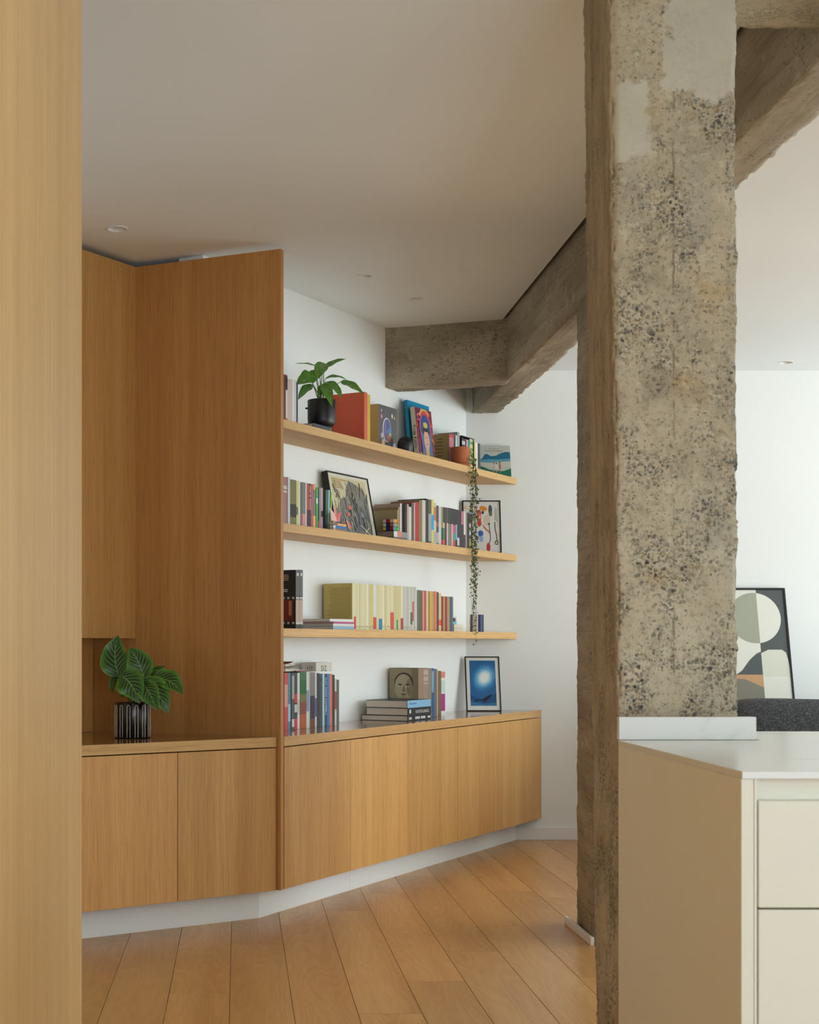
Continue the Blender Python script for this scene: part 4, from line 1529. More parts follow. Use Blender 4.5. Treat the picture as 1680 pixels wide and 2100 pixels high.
WQ = 'right of the puzzle cube, middle shelf'
GR = (62, 60, 60)
k = row(835.0, [
    (838.6, 1034, (176, 166, 162), 'grey-mauve paperback'),
    (844, 1039.6, (214, 206, 190), 'cream paperback'),
    (849.6, 1032, (92, 88, 78), 'dark olive book'),
    (851.4, 1031, (214, 206, 200), 'thin white book'),
    (859.3, 1030, (190, 44, 40), 'bright red hardback', {'depth': .07}),
    (866, 1027, (136, 112, 84), 'brown book'),
    (873, 1026, (206, 198, 178), 'cream hardback'),
    (878.6, 1023, (46, 44, 46), 'tall black book'),
    (885, 1025, (88, 88, 86), 'grey book with a pale photograph', {'bands': [(1054, 1110, (164, 164, 160))]}),
    (890, 1025, (214, 206, 96), 'yellow book with a sky blue band', {'bands': [(1056, 1087, (52, 164, 214))]}),
    (895, 1031, (206, 198, 190), 'white book with red lettering', {'bands': [(1040, 1068, (190, 120, 108)), (1090, 1112, (176, 176, 196))]}),
    (900, 1037, (92, 82, 78), 'brown-black book with a beige figure', {'bands': [(1092, 1114, (196, 180, 160)), (1072, 1080, (200, 90, 80))]}),
    (905.2, 1039, (200, 200, 206), 'white-blue book'),
    (909, 1040, (150, 142, 82), 'olive book with green and red bands', {'bands': [(1083, 1107, (30, 92, 50)), (1107, 1118, (186, 50, 50))]}),
    (912, 1040.3, GR, 'charcoal book with yellow and green bands', {'bands': [(1072, 1083, (214, 208, 140)), (1083, 1107, (96, 140, 100)), (1107, 1118, (226, 110, 100))]}),
    (916, 1040.8, (74, 68, 66), 'charcoal book'),
    (919.6, 1041.5, (92, 84, 84), 'charcoal book with a pink foot', {'bands': [(1073, 1120, (220, 176, 174))]}),
    (925.7, 1042, (66, 64, 62), 'charcoal book with a grey picture', {'bands': [(1075, 1119, (132, 132, 122))]}),
    (929.7, 1043, GR, 'charcoal book with a salmon foot', {'bands': [(1075, 1121, (226, 178, 168))]})], .165, z, WQ, 'right row of books on the middle shelf')
k = row(929.7, [
    (934.3, 1044, GR, 'charcoal book with pink, teal and red bands', {'bands': [(1077, 1094, (216, 96, 142)), (1094, 1109, (74, 176, 166)), (1109, 1121, (214, 80, 74))]}),
    (938, 1045, GR, 'charcoal book with a light blue band', {'bands': [(1076, 1107, (140, 182, 196))]}),
    (942.4, 1046, (66, 60, 68), 'charcoal book with a white label at its foot', {'bands': [(1103, 1119, (216, 216, 218))]}),
    (946, 1048, (60, 58, 60), 'dark grey slim book'),
    (951, 1048, (64, 60, 62), 'dark book with a pink head', {'bands': [(1048.5, 1076, (196, 118, 136))]}),
    (955, 1048, (70, 66, 68), 'dark book with a white head', {'bands': [(1048.5, 1097, (220, 212, 204))]}),
    (958, 1050, (164, 140, 140), 'greyish pink book'),
    (962.6, 1052, (48, 47, 48), 'black paperback'),
    (965.6, 1054, (44, 44, 44), 'black book with a yellow foot', {'bands': [(1105, 1124, (176, 166, 60)), (1074, 1100, (206, 204, 198))]}),
    (969, 1055, (56, 56, 58), 'dark book beside the speckled print')], .165, z, 'after the salmon-footed book, middle shelf', 'right row of books on the middle shelf')

# framed print of plant shapes, against the back wall
FT = zat(1026, 0, .08) - z
fp = thing('framed_print', 'black-framed print of colourful seed and leaf shapes at the shelf end', 'picture', (1.249, 8.115, z + .0006), 0, None, (-.155, 0, 0))
w_, h_ = .213, .302
fw_ = .0065
for b in ((0, fw_ * 1.0, 0, .025, 0, h_), (w_ - fw_, w_, 0, .025, 0, h_), (fw_, w_ - fw_, 0, .025, 0, fw_), (fw_, w_ - fw_, 0, .025, h_ - fw_, h_)):
    box('frame', b, FRB, fp)
box('backing_board', (fw_, w_ - fw_, .008, .022, fw_, h_ - fw_), plain((180, 176, 168)), fp)
RED, ORA, SLT, BLU = (204, 68, 66), (226, 150, 46), (84, 88, 94), (76, 112, 190)
sh = [(rect(0, 0, 1, 1), (228, 226, 220)), (rect(.01, .01, .99, .99), (222, 220, 214)), (blob(.55, .865, .11, .05, 16, .06, -.15), ORA), (blob(.745, .83, .055, .11, 16, .03), SLT), (blob(.75, .76, .05, .05, 12), (112, 112, 92)),
      (blob(.43, .77, .065, .075, 14), RED), (blob(.43, .68, .06, .14, 16), (214, 96, 88)), (blob(.43, .58, .062, .075, 14), RED), (blob(.44, .70, .03, .035, 10), (236, 190, 160)),
      (blob(.535, .785, .035, .033, 12), (54, 60, 66)), (blob(.645, .63, .095, .11, 18), (214, 200, 182)), (blob(.46, .37, .075, .065, 14, .05), BLU), (blob(.475, .26, .06, .06, 14), (150, 174, 214)),
      (blob(.67, .10, .055, .09, 14), RED), (blob(.13, .88, .11, .035, 14), (206, 190, 160)), (blob(.13, .885, .08, .015, 12), (240, 220, 180)), (blob(.20, .79, .06, .04, 12, .2), (150, 176, 196)), (blob(.34, .86, .03, .03, 10), (226, 160, 130))]
for k in range(7):
    sh.append((stroke(.52 + k * .028, .55 - k * .022, .55 + k * .028 + .02, .47 - k * .018, .012), (196, 110, 70)))
for a in ((.705, .56, .72, .40), (.72, .40, .735, .28), (.735, .28, .70, .18)):
    sh.append((stroke(*a, .018), (66, 62, 60)))
sh.append((blob(.70, .56, .035, .02, 10), (88, 84, 80)))
for a in ((.865, .60, .865, .48), (.865, .48, .90, .34), (.90, .34, .92, .20)):
    sh.append((stroke(*a, .02), (70, 66, 64)))
for k in range(9):
    sh.append((stroke(.86, .66 + k * .027, .94, .60 + k * .031, .006), (90, 86, 82)))
for k in range(6):
    a = k * 1.05
    sh.append((blob(.90 + .04 * math.cos(a), .19 + .035 * math.sin(a), .018, .014, 8), (84, 80, 78)))
for k in range(12):
    rr2 = random.Random(k)
    sh.append((blob(.46 + rr2.uniform(-.05, .05), .37 + rr2.uniform(-.04, .04), .008, .006, 6), (40, 66, 140)))
    sh.append((blob(.55 + rr2.uniform(-.08, .08), .865 + rr2.uniform(-.03, .03), .007, .005, 6), (160, 96, 30)))
    sh.append((blob(.67 + rr2.uniform(-.035, .035), .10 + rr2.uniform(-.06, .06), .006, .005, 6), (120, 30, 34)))
art('printed_sheet', fp, w_ - 2 * fw_, h_ - 2 * fw_, sh, plain, .0045, .00004).location = (fw_, 0, fw_)

# ---------------- lowest shelf
z = SH['lowest']
T5 = .195
for k, (a, b) in enumerate(((606.5, 614.6), (614.6, 621.3))):
    bk, x0_, x1_, h_ = stand(a, b, 1169, (32, 30, 30), T5, z, ['tall black film book showing its cover, beside the oak panel', 'tall grey-spined film book, twin of the black one at the oak panel'][k], 'tall pair of film books', depth=.17)
    tw = x1_ - x0_ - .0005
    zz_ = lambda v: zat(v, x0_, T5) - z
    box('spine_label', (.0006, tw - .0006, -.0004, .0001, zz_(1222), h_ - .001), plain((104, 106, 106)), bk)
    box('spine_label', (.0006, tw - .0006, -.0004, .0001, zz_(1280), zz_(1230)), plain((196, 170, 156)), bk)
    box('spine_label', (tw * .3, tw * .7, -.0007, -.0004, zz_(1181), zz_(1175)), plain((224, 222, 216)), bk)
    for q in range(3):
        box('spine_label', (tw * (.1 + .3 * q), tw * (.28 + .3 * q), -.0007, -.0004, zz_(1229), zz_(1224)), plain((230, 228, 224)), bk)
        box('spine_label', (tw * (.1 + .3 * q), tw * (.28 + .3 * q), -.0007, -.0004, zz_(1280.5), zz_(1276)), plain((230, 228, 224)), bk)
    for q in range(6):
        a0 = .012 + q * .16 * tw
    if k == 0:
        box('cover_picture', (-.0006, -.0001, .012, .115, zz_(1274), zz_(1230)), plain((112, 48, 34)), bk)
        box('cover_picture', (-.0009, -.0005, .02, .034, zz_(1262), zz_(1232)), plain((190, 120, 84)), bk)
        for q in range(6):
            for vv in (1224, 1275.5):
                box('perforation', (-.0008, -.0001, .006 + q * .024, .018 + q * .024, zz_(vv + 4.5), zz_(vv)), plain((186, 180, 172)), bk)
        for q in range(4):
            box('lettering', (-.0008, -.0001, .035, .11, zz_(1180 + q * 3.3), zz_(1178.6 + q * 3.3)), plain((196, 170, 150)), bk)
        for q in range(2):
            box('lettering', (-.0008, -.0001, .04, .11, zz_(1210 + q * 3.6), zz_(1208 + q * 3.6)), plain((206, 200, 192)), bk)
# lying stack
zs = z + .0004
BRP = paint('grey_page_edge', (230, 222, 210), .8, .0)
for k, (pl_, ln_, hgt, c, d) in enumerate([(683, .200, .0145, (152, 180, 206), 'light blue'), (683.5, .198, .0105, (224, 218, 214), 'white'), (684.5, .193, .0085, (190, 84, 138), 'magenta'), (676.5, .215, .0120, (228, 226, 222), 'white')]):
    flat(pl_, .205, ln_, zs, hgt, .168 + .006 * (k % 2), c, ['light blue paperback at the bottom of the lying stack on the lowest shelf', 'white paperback under the magenta one in the lying stack', 'magenta paperback in the lying stack on the lowest shelf', 'white paperback on top of the lying stack, lowest shelf'][k], 'lying stack on the lowest shelf', paper=BRP)
    zs += hgt + .0004
# ochre magazine
T6 = .163
OC = (148, 128, 72)
bk, x0_, x1_, h_ = stand(722.6, 726, 1196, (226, 216, 172), T6, z, 'cream magazine with an ochre text-covered back, first of the long row', 'cream magazines', depth=.152)
cv = box('cover_sheet', (-.0007, -.0001, .001, .151, .0008, h_ - .001), plain((206, 184, 112), .55), bk)
for q in range(26):
    box('lettering', (-.001, -.0006, .010, .134 + random.uniform(-.02, 0), h_ - .022 - q * .0064, h_ - .0195 - q * .0064), plain((168, 148, 84)), bk)
CRM = [(224, 214, 170), (216, 208, 168), (230, 222, 184), (206, 196, 150), (222, 210, 160)]
bounds = [730.4, 733.6, 736.5, 739.3, 743.6, 747.9, 751.4, 756.4, 760.7, 765.6]
items = []
for k, b_ in enumerate(bounds):
    c = CRM[k % 5] if k != 9 else (214, 198, 110)
    op = {'label': 'thin cream magazine, %s to the right of the ochre text-covered back' % ORD[k + 1] if k != 9 else 'yellower magazine directly left of the white spine', 'paper': None}
    op['bands'] = [(1284, 1286.5, (150, 138, 96), 1)]
    if k == 0:
        op['label'] = 'cream magazine with a narrow red tab, second in the long row'
        op['bands'] = [(1264.5, 1290, (206, 76, 72))]
    items.append((b_, 1195.9 + k * .35, c, 'cream magazine', op))
items.append((772.2, 1199, (222, 216, 210), '', {'label': 'white magazine spine with a broad red tab', 'bands': [(1266, 1290.5, (214, 74, 64))]}))
items += [(777, 1199.6, (214, 206, 160), '', {'label': 'cream magazine just right of the white red-tabbed spine'}),
          (784.3, 1200, (220, 208, 164), '', {'label': 'cream magazine with a blue tab', 'bands': [(1269, 1291, (44, 132, 170))]})]
for k, b_ in enumerate((788.6, 792.9, 800.7)):
    items.append((b_, 1200.3 + k * .3, CRM[(k + 2) % 5], '', {'label': 'cream magazine, %s to the right of the blue-tabbed one' % ORD[k + 1], 'bands': [(1284, 1286.5, (150, 138, 96), 1)]}))
items += [(807.9, 1201.3, (222, 212, 172), '', {'label': 'cream magazine with the tallest red tab', 'bands': [(1256, 1291, (212, 84, 78))]}),
          (813.6, 1201.7, (206, 192, 138), '', {'label': 'cream magazine between the tall red tab and the teal tab'}),
          (816.6, 1202, (214, 204, 160), '', {'label': 'thin cream magazine with a teal tab', 'bands': [(1271, 1291.5, (40, 150, 132))]}),
          (822, 1202.2, (212, 198, 142), '', {'label': 'cream magazine between the teal tab and the dark red tab'}),
          (827.2, 1202.5, (226, 218, 186), '', {'label': 'last cream magazine, with a folded dark red tab', 'bands': [(1268, 1291.5, (176, 60, 64))]})]
for k, b_ in enumerate((830.5, 833.6, 838.6, 842, 846, 849, 853)):
    op = {'label': 'pale grey magazine spine, %s after the cream row on the lowest shelf' % ORD[k + 1]}
    if k == 4:
        op = {'label': 'pale grey magazine with a dark green tab', 'bands': [(1256, 1281, (84, 108, 84))]}
    if k == 5:
        op = {'label': 'pale grey magazine with a long red tab', 'bands': [(1234, 1274, (208, 80, 80))]}
    if k in (4, 5):
        pass
    else:
        op['bands'] = [(1285, 1288, (150, 148, 140), 1)]
    items.append((b_, 1202.6 + k * .25, [(196, 194, 182), (206, 204, 194), (190, 186, 174), (210, 208, 200)][k % 4], '', op))
items.append((855.2, 1205, (228, 228, 224), '', {'label': 'white magazine ending the pale grey run'}))
row(726, items, T6, z, '', 'magazines on the lowest shelf')
row(856, [
    (858.2, 1211, (150, 116, 110), 'mauve-brown comic album'), (863.7, 1210.5, (64, 116, 76), 'dark green comic album'), (867, 1212, (176, 60, 52), 'brick red comic album'),
    (870, 1212, (188, 168, 168), 'grey-pink comic album'), (874.5, 1211.5, (200, 82, 50), 'orange-red comic album'), (878.4, 1212.5, (206, 206, 176), 'whitish green comic album'),
    (882, 1212.5, (186, 116, 74), 'brown-orange comic album'), (885.4, 1213, (214, 180, 66), 'golden yellow comic album'), (889, 1213, (186, 164, 116), 'tan comic album'),
    (892, 1213, (196, 128, 74), 'amber comic album'), (896, 1213, (222, 128, 70), 'orange comic album'), (898.2, 1214.5, (66, 74, 128), 'thin indigo comic album'),
    (900, 1214.5, (132, 38, 60), 'thin crimson comic album'), (905.4, 1217, (206, 196, 140), 'straw-coloured comic album with a red tab', {'bands': [(1271, 1283, (222, 96, 70))]}),
    (906.2, 1217, None, ''),
    (909.4, 1223, (150, 54, 42), 'rust red short comic album'), (913, 1223.2, (184, 150, 116), 'beige short comic album'), (917, 1223.4, (150, 40, 42), 'dark red short comic album'),
    (922.5, 1223.6, (178, 146, 102), 'tan short comic album'), (926.4, 1223.8, (62, 98, 122), 'steel blue short comic album'), (929.6, 1224, (110, 112, 112), 'grey short comic album')],
    T6, z, 'in the coloured row on the lowest shelf', 'coloured comic albums on the lowest shelf')
# small white stack at the end
xq = px2x(931.5, .165)
zs = z + .0004
for k, (hgt, c, d) in enumerate([(.020, (222, 216, 204), 'lower white notebook at the end of the coloured album row'), (.019, (228, 224, 216), 'upper white notebook at the end of the coloured album row')]):
    b = thing('notebook', d, 'notebook', W(xq, .165, zs), ANG, 'white notebooks')
    ln = .118
    box('cover', (0, ln, 0, .10, 0, .0015), plain(c), b)
    box('pages', (.001, ln - .001, .001, .099, .0015, hgt - .0015), PAPER, b)
    box('cover', (0, ln, 0, .10, hgt - .0015, hgt), plain((190, 140, 120) if k == 0 else c), b)
    zs += hgt + .0004
b = thing('small_box', 'small light blue box on the white notebooks', 'box', W(xq + .004, .155, zs), ANG)
box('tray', (0, .052, 0, .06, 0, .014), plain((120, 190, 206)), b, .001)
b2 = thing('small_box', 'small dark brown box on the light blue box', 'box', W(xq + .005, .150, zs + .0144), ANG)
box('tray', (0, .044, 0, .05, 0, .018), plain((62, 50, 44)), b2, .001)
box('lid_rim', (.0, .044, -.0006, .0506, .012, .0185), plain((84, 70, 62)), b2)
b3 = thing('sketch_card', 'little card with a grey pencil sketch on the white notebooks', 'card', W(xq + .060, .13, zs), ANG)
box('sheet', (0, .052, 0, .002, 0, .042), plain((222, 220, 214)), b3)
art('pencil_sketch', b3, .052, .042, [([(.1, .02), (.9, .02), (.8, .9), (.68, .4), (.6, .95), (.5, .45), (.38, .8), (.25, .3)], (168, 166, 160)), (rect(.12, .02, .3, .35), (220, 180, 176))], plain, -.0002)

# striped tin
XT = (978.3 - PPX) * 8.02 / FPX
tin_o = Vector((XT, 8.02, z + .0005))
tin = thing('striped_tin', 'navy and white striped cylindrical tin behind the trailing vine', 'container', tin_o)
RTN = .0392
seg = 48
stripes = []
V, F, FM = [], [], []
prof = [(RTN, 0), (RTN, .096), (RTN - .001, .0975), (RTN - .0025, .0975), (RTN - .003, .095), (RTN - .003, .004), (.0001, .003)]
cols = [plain((42, 50, 92), .35), plain((214, 204, 182), .35), plain((232, 230, 224), .35), plain((88, 98, 118), .35)]
pat = [0, 0, 0, 1, 1, 1, 3, 3, 2, 2, 2, 0]
for r_, zz in prof:
    for i in range(seg):
        a = 2 * math.pi * i / seg
        V.append((r_ * math.cos(a), r_ * math.sin(a), zz))
for j in range(len(prof) - 1):
    for i in range(seg):
        k = (i + 1) % seg
        F.append((j * seg + i, j * seg + k, (j + 1) * seg + k, (j + 1) * seg + i))
        FM.append(pat[(i // 2 + 5) % 12] if j == 0 else 2)
F.append(tuple(range(seg)))
FM.append(2)
mesh('body', V, F, None, tin, cols, FM)

# ---------------- worktop
z = Z_TOP
T7 = .150
WC = 'from the oak panel, on the worktop'
ALEC = ('ALEC EDDIE CAMPBELL', (236, 234, 226), 1389, .0165)
row(580, [
    (583.4, 1380, (80, 26, 30), 'dark crimson book half behind the panel'),
    (590.6, 1379.7, (208, 70, 62), 'red hardback', {'bands': [(1404, 1450, (222, 150, 130))]}),
    (596, 1379.7, (84, 128, 152), 'steel blue hardback', {'bands': [(1444, 1480, (160, 196, 214))]}),
    (598.6, 1380, (28, 30, 32), 'thin black book'),
    (604, 1380, (86, 84, 82), 'dark grey book with pale lettering', {'bands': [(1386, 1434, (164, 162, 156)), (1475, 1491, (210, 208, 204))]}),
    (610, 1380, (62, 60, 62), 'black book with red and white blocks', {'bands': [(1423, 1441, (206, 60, 66)), (1445, 1461, (196, 194, 186)), (1474, 1496, (210, 56, 62))]}),
    (615, 1380, (208, 208, 194), 'cream white book', {'bands': [(1435, 1465, (186, 186, 172))]}),
    (628.6, 1378, (60, 100, 62), 'thick green book with a jungle picture', {'bands': [(1396, 1424, (36, 98, 44)), (1424, 1440, (116, 108, 52)), (1440, 1465, (132, 70, 54)), (1465, 1495, (176, 88, 40))]}),
    (634, 1378, (206, 208, 200), 'white book with blue lettering', {'bands': [(1416, 1459, (134, 146, 176))]}),
    (636.2, 1379, (176, 174, 166), 'thin light grey book'),
    (646, 1379, (128, 118, 110), 'grey book with a night picture', {'bands': [(1427, 1474, (58, 52, 66)), (1474, 1494, (126, 66, 36))]}),
    (649.9, 1379, (196, 196, 200), 'thin silver-white book', {'bands': [(1432, 1470, (96, 96, 120))]}),
    (655, 1380.5, (54, 54, 52), 'tall black book'),
    (661.5, 1396, (72, 72, 66), 'shorter charcoal book'),
    (665.9, 1382, (168, 200, 222), 'pale blue book'),
    (671, 1382, (66, 70, 66), 'dark book with bold white lettering', {'txt': ALEC}),
    (676, 1382, (20, 128, 196), 'bright blue book'),
    (681.6, 1382, (222, 116, 92), 'salmon red book'),
    (686.7, 1384, (44, 62, 56), 'black-green book'),
    (690.5, 1393, (220, 196, 186), 'white book with a red block', {'bands': [(1418, 1455, (196, 54, 50))]}),
    (695.8, 1394, (90, 104, 96), 'grey-green book with fine white text')], T7, z, WC, 'row of books on the worktop')
# magazines and a white carton lying on the row
MZ = zat(1377.5, px2x(600, T7), T7)
mz = thing('magazine', 'white magazine with a curled cover lying on the worktop book row', 'magazine', W(px2x(579.5, .15), .165, MZ + .003), ANG, 'magazines lying on the books')


def curled(name, L, D, lift, th, mat, parent, z0):
    V, F = [], []
    n = 10
    for i in range(n + 1):
        u = i / n
        zz = z0 + lift * u ** 2.2
        for y_ in (0, D):
            V.append((L * u, y_, zz))
            V.append((L * u, y_, zz + th * (1 - .7 * u)))
    for i in range(n):
        a = i * 4
        b = a + 4
        F += [(a, b, b + 1, a + 1), (a + 2, a + 3, b + 3, b + 2), (a + 1, b + 1, b + 3, a + 3), (a, a + 2, b + 2, b)]
    F += [(0, 1, 3, 2), (n * 4, n * 4 + 2, n * 4 + 3, n * 4 + 1)]
    return mesh(name, V, F, mat, parent)


curled('pages', .118, .13, .006, .010, PAPER, mz, 0)
curled('cover', .118, .13, .012, .0015, plain((206, 204, 196)), mz, .0105)
mz2 = thing('magazine', 'dark red magazine with upturned edge, topmost beside the oak panel', 'magazine', W(px2x(579.5, .15), .165, MZ + .0245), ANG, 'magazines lying on the books')
curled('pages', .062, .13, .006, .009, PAPER, mz2, 0)
curled('cover', .065, .13, .010, .0015, plain((128, 56, 46)), mz2, .0095)
rb = thing('book', 'thin dark red book lying flat on top of the thick green book', 'book', W(px2x(606, .14), .145, MZ + .0), ANG)
CT = zat(1379, px2x(648, T7), T7) + .002
xk0, xk1 = px2x(648.2, .10), px2x(681, .10)
hk = zat(1358.5, xk0, .10) - CT
# red book sits below the carton's level
box('cover', (0, .085, 0, .10, .0005, .004), plain((146, 44, 42)), rb)
box('pages', (.001, .084, .001, .099, .0042, .006), PAPER, rb)
ct = thing('white_carton', 'white cardboard carton with handwritten marks lying on the worktop book row', 'box', W(xk0, .10, CT), ANG)
box('carton', (0, xk1 - xk0, 0, .075, 0, hk), plain((218, 214, 204), .7), ct, .001)
lettering('S12', ct, .036, plain((40, 38, 36)), ((xk1 - xk0) * .3, -.0006, hk * .30), (math.pi / 2, 0, 0))
lettering('113', ct, .022, plain((60, 58, 54)), (-.0006, .05, hk * .40), (math.pi / 2, 0, -math.pi / 2))

# stack of three lying books
zs = z + .0004
for k, (pl_, tt_, ln_, hgt, dp, c, d) in enumerate([
        (836, .262, .262, .026, .25, (36, 34, 36), 'black book at the bottom of the lying worktop stack, its cover jutting out'),
        (836.5, .262, .262, .036, .225, (40, 38, 40), 'black book with bold white title, middle of the lying worktop stack'),
        (835.5, .262, .262, .036, .225, (66, 66, 68), 'light blue spined book on top of the lying worktop stack')]):
    b, xa_ = flat(pl_, tt_, ln_, zs, hgt, dp, c, d, 'lying stack on the worktop', paper=BRP, spine_parts=([(.002, .998, (136, 184, 216))] if k == 2 else ()))
    if k == 1:
        lettering('HITCHCOCK TRUFFAUT', b, .021, plain((232, 230, 224)), (hgt / 2, -.0007, .085), (0, -math.pi / 2, -math.pi / 2), sx=.66)
        box('emblem', (.008, .026, -.0006, .0001, .018, .034), plain((226, 224, 218)), b)
    if k == 0:
        for q in list(range(5)) + list(range(6, 11)):
            box('lettering', (.007, .019, -.0006, .0001, .085 + q * .0105, .0925 + q * .0105), plain((226, 224, 218)), b)
        box('lettering', (.008, .018, -.0006, .0001, .225, .255), plain((206, 204, 198)), b)
        box('emblem', (.008, .019, -.0006, .0001, .015, .045), plain((190, 188, 184)), b)
    if k == 2:
        box('lettering', (.012, .020, -.0008, -.0002, .02, .10), plain((96, 140, 176)), b)
    zs += hgt + .0005
# portrait book and its neighbours
T8 = .172
bk, x0_, x1_, h_ = stand(858, 868.5, 1370, (150, 128, 108), T8, z, 'brown volume with a drawn portrait on its cover, behind the lying stack', depth=.163)
PC = (134, 126, 104)
sh = [(rect(0, 0, 1, 1), PC), (rect(.78, 0, 1, 1), (120, 112, 92)), (blob(.51, .62, .335, .30, 26), (62, 56, 46)), (blob(.50, .50, .315, .375, 26), (156, 147, 124)), (blob(.20, .50, .03, .07, 10), (140, 130, 108)),
      (blob(.70, .50, .10, .26, 14), (126, 116, 94)), (rect(.36, .0, .66, .2), (142, 133, 110)), ([(0, 0), (.36, 0), (.34, .10), (.12, .14), (0, .2)], (84, 78, 64)), ([(.66, 0), (1, 0), (1, .16), (.88, .14), (.68, .10)], (84, 78, 64)),
      (blob(.38, .57, .075, .022, 12), (62, 56, 46)), (blob(.64, .57, .075, .022, 12), (62, 56, 46)), (blob(.38, .51, .05, .020, 12), (206, 200, 182)), (blob(.64, .51, .05, .020, 12), (206, 200, 182)), (blob(.385, .51, .02, .02, 8), (48, 42, 36)), (blob(.645, .51, .02, .02, 8), (48, 42, 36)),
      ([(.49, .54), (.53, .54), (.57, .39), (.51, .365), (.46, .39)], (124, 114, 92)), (blob(.515, .385, .05, .014, 10), (84, 76, 62)), (blob(.51, .285, .10, .022, 14), (92, 78, 64)), (blob(.51, .235, .08, .012, 12), (104, 96, 78))]
sh = [(p_, tuple(min(255, int(v * 1.28)) for v in c)) for p_, c in sh]
sh = sh[:2] + [([(a, .27 + b * .70) for a, b in p_], c) for p_, c in sh[2:]]
pc_ = art('printed_cover', bk, .158, h_ - .004, sh, plain, -.0002, .00005)
pc_.location = (-.0002, .161, .002)
pc_.rotation_euler = (0, 0, -math.pi / 2)
row(868.5, [
    (878.6, 1370, (158, 132, 112), 'brown volume with pale chequered lettering', {'bands': [(1374, 1384, (186, 164, 146)), (1388, 1396, (186, 164, 146)), (1400, 1403, (186, 164, 146))]}),
    (885.5, 1370.5, (140, 128, 112), 'grey-brown volume'),
    (890, 1370.5, (30, 92, 148), 'blue volume with white lettering', {'bands': [(1376, 1420, (120, 164, 200))]}),
    (896.4, 1372, (112, 102, 100), 'grey-violet volume'),
    (898, 1372, (206, 198, 186), 'thin white volume'),
    (905, 1376, (126, 98, 60), 'bronze-brown volume'),
    (913.2, 1376.5, (222, 220, 214), 'white and purple volume', {'bands': [(1423, 1458, (164, 52, 136)), (1378, 1390, (214, 130, 120)), (1396, 1420, (190, 214, 206))]})],
    T8, z, 'after the portrait volume on the worktop', 'standing volumes behind the lying stack')

# blue framed print
bp = thing('framed_print', 'black-framed blue print of a glowing white light, on the worktop', 'picture', (1.262, 8.085, z + .0008), 0.0, None, (-.29, 0, -.03))
w_, h_ = .192, .315
fw_ = .006
for b in ((0, fw_, 0, .018, 0, h_), (w_ - fw_, w_, 0, .018, 0, h_), (fw_, w_ - fw_, 0, .018, 0, fw_), (fw_, w_ - fw_, 0, .018, h_ - fw_, h_)):
    box('frame', b, FRB, bp)
box('backing_board', (fw_, w_ - fw_, .006, .016, fw_, h_ - fw_), plain((222, 220, 216)), bp)
sh = [(rect(0, 0, 1, 1), (232, 230, 226)), (rect(.10, .085, .90, .945), (44, 104, 160))]
for k, (rr_, c) in enumerate([(.42, (50, 116, 172)), (.37, (62, 132, 186)), (.32, (84, 156, 204)), (.27, (116, 180, 218)), (.225, (156, 204, 230)), (.185, (196, 224, 236)), (.15, (224, 238, 240)), (.115, (240, 244, 238))]):
    pts_ = blob(.55, .62, min(rr_ * .98, .44) * 1.0, rr_ * .62, 26, .05, .2, k)
    pts_ = [(min(.895, max(.105, a)), min(.94, max(.09, b_))) for a, b_ in pts_]
    sh.append((pts_, c))
sh += [([(.10, .30), (.25, .25), (.45, .18), (.60, .22), (.90, .33), (.90, .085), (.10, .085)], (36, 84, 134)), ([(.36, .20), (.55, .155), (.70, .24), (.78, .31), (.62, .27), (.48, .215)], (40, 44, 54)),
       ([(.10, .18), (.3, .15), (.5, .12), (.9, .15), (.9, .085), (.10, .085)], (58, 120, 166)), ([(.16, .15), (.3, .2), (.42, .22), (.30, .16)], (34, 50, 72))]
art('printed_sheet', bp, w_ - 2 * fw_, h_ - 2 * fw_, sh, plain, .004, .00006).location = (fw_, 0, fw_)

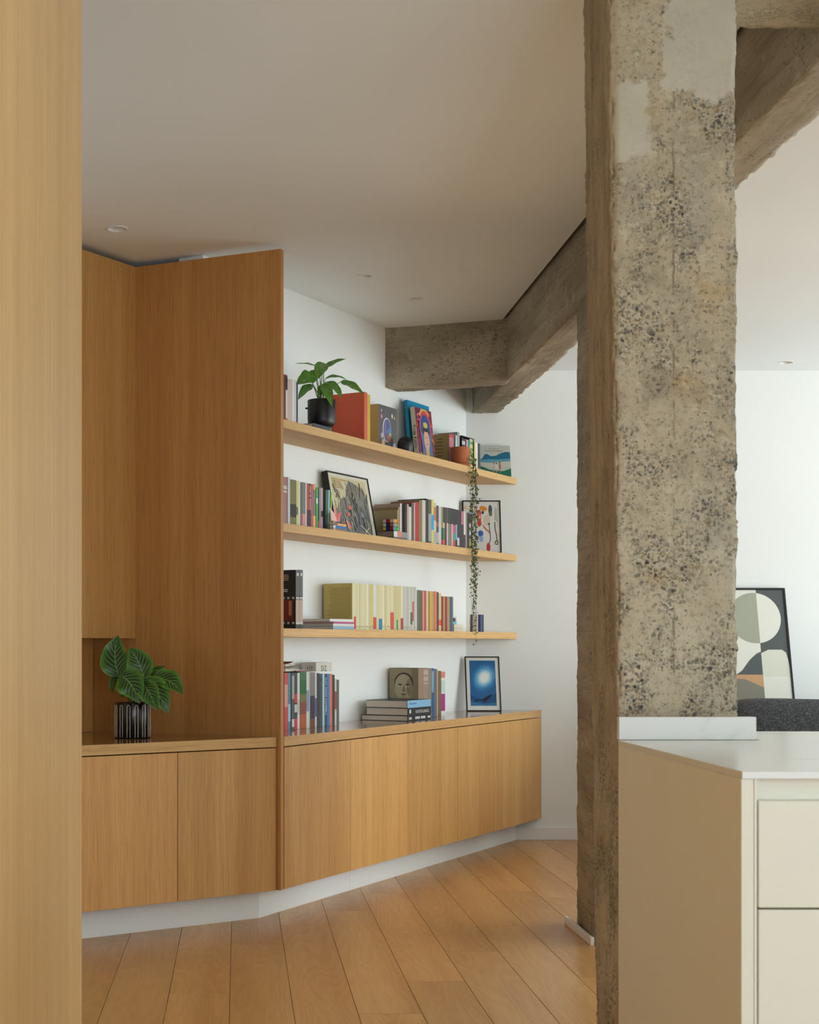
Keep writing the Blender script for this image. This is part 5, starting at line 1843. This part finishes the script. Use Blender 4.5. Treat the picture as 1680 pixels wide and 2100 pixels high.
# ================================================================== niche plant
NP = at(272, 1513, 5.79)
NP.z = Z_TOP + .0005
cal = thing('potted_calathea', 'feather-leaved green plant in a black pot with white looped lines', 'plant', NP)
RP = .0705
HP = .139
POTB = plain((24, 22, 22), .22, .5)
calpot = lathe('pot', [(.0001, 0), (RP - .003, 0), (RP, .003), (RP, HP - .002), (RP - .001, HP), (RP - .005, HP), (RP - .006, HP - .004), (RP - .006, .02), (.0001, .02)], POTB, cal, 56)
lathe('soil', [(RP - .0062, HP - .014), (.0001, HP - .011)], SOIL, cal, 32)
CRL = plain((244, 234, 212), .5)
nl = 14
for k in range(nl):
    a0 = 2 * math.pi * (k + .15) / nl
    hw_ = .085
    path = []
    for i in range(9):
        path.append((a0 - hw_ + .006 * math.sin(i * 1.3 + k), .004 + (HP - .022) * i / 8))
    for i in range(1, 6):
        q = math.pi * i / 6
        path.append((a0 - hw_ * math.cos(q), HP - .018 + .010 * math.sin(q)))
    for i in range(8, -1, -1):
        path.append((a0 + hw_ + .006 * math.sin(i * 1.7 + k * 2), .004 + (HP - .022) * i / 8))
    tube('looped_line', [((RP + .0002) * math.cos(a), (RP + .0002) * math.sin(a), zz) for a, zz in path], .0011, CRL, calpot, 5)
plant_leaves(cal, NP.y, [
    ((244, 1388), (243, 1303), 66, .0, .02, (-.03, 0, .0), (-.15, -1, .1)),
    ((296, 1394), (265, 1329), 58, -.03, -.01, (.01, 0, .02), (.1, -1, .15)),
    ((298, 1392), (339, 1366), 22, .03, .03, (0, 0, .012), (.2, -.7, .6)),
    ((314, 1388), (374, 1424), 54, -.02, -.06, (.02, -.01, .03), (.3, -.85, .5)),
    ((248, 1384), (287, 1443), 64, -.05, -.09, (.012, -.02, .026), (-.1, -1, .3)),
    ((288, 1396), (345, 1463), 60, -.04, -.08, (.02, -.02, .03), (.25, -.95, .3)),
    ((240, 1384), (231, 1423), 24, .02, .01, (-.012, 0, .01), (-.5, -.8, .2)),
    ((292, 1400), (323, 1457), 48, -.055, -.10, (.0, -.02, .02), (.0, -1, .2)),
    ((310, 1380), (356, 1400), 30, .02, .0, (.01, 0, .02), (.2, -.6, .8)),
    ((270, 1392), (252, 1432), 40, -.01, -.03, (-.01, 0, .01), (-.2, -1, .2))], LEAF_S, (0, 0, HP - .012), None, .0018)

# ================================================================== lettering becomes plain geometry
dg = bpy.context.evaluated_depsgraph_get()
for o, name in FONTS:
    me = bpy.data.meshes.new_from_object(o.evaluated_get(dg))
    me.name = name
    n = bpy.data.objects.new(name, me)
    n.parent = o.parent
    n.location, n.rotation_euler, n.scale = o.location, o.rotation_euler, o.scale
    COL.objects.link(n)
for o, name in FONTS:
    cu = o.data
    bpy.data.objects.remove(o)
    bpy.data.curves.remove(cu)
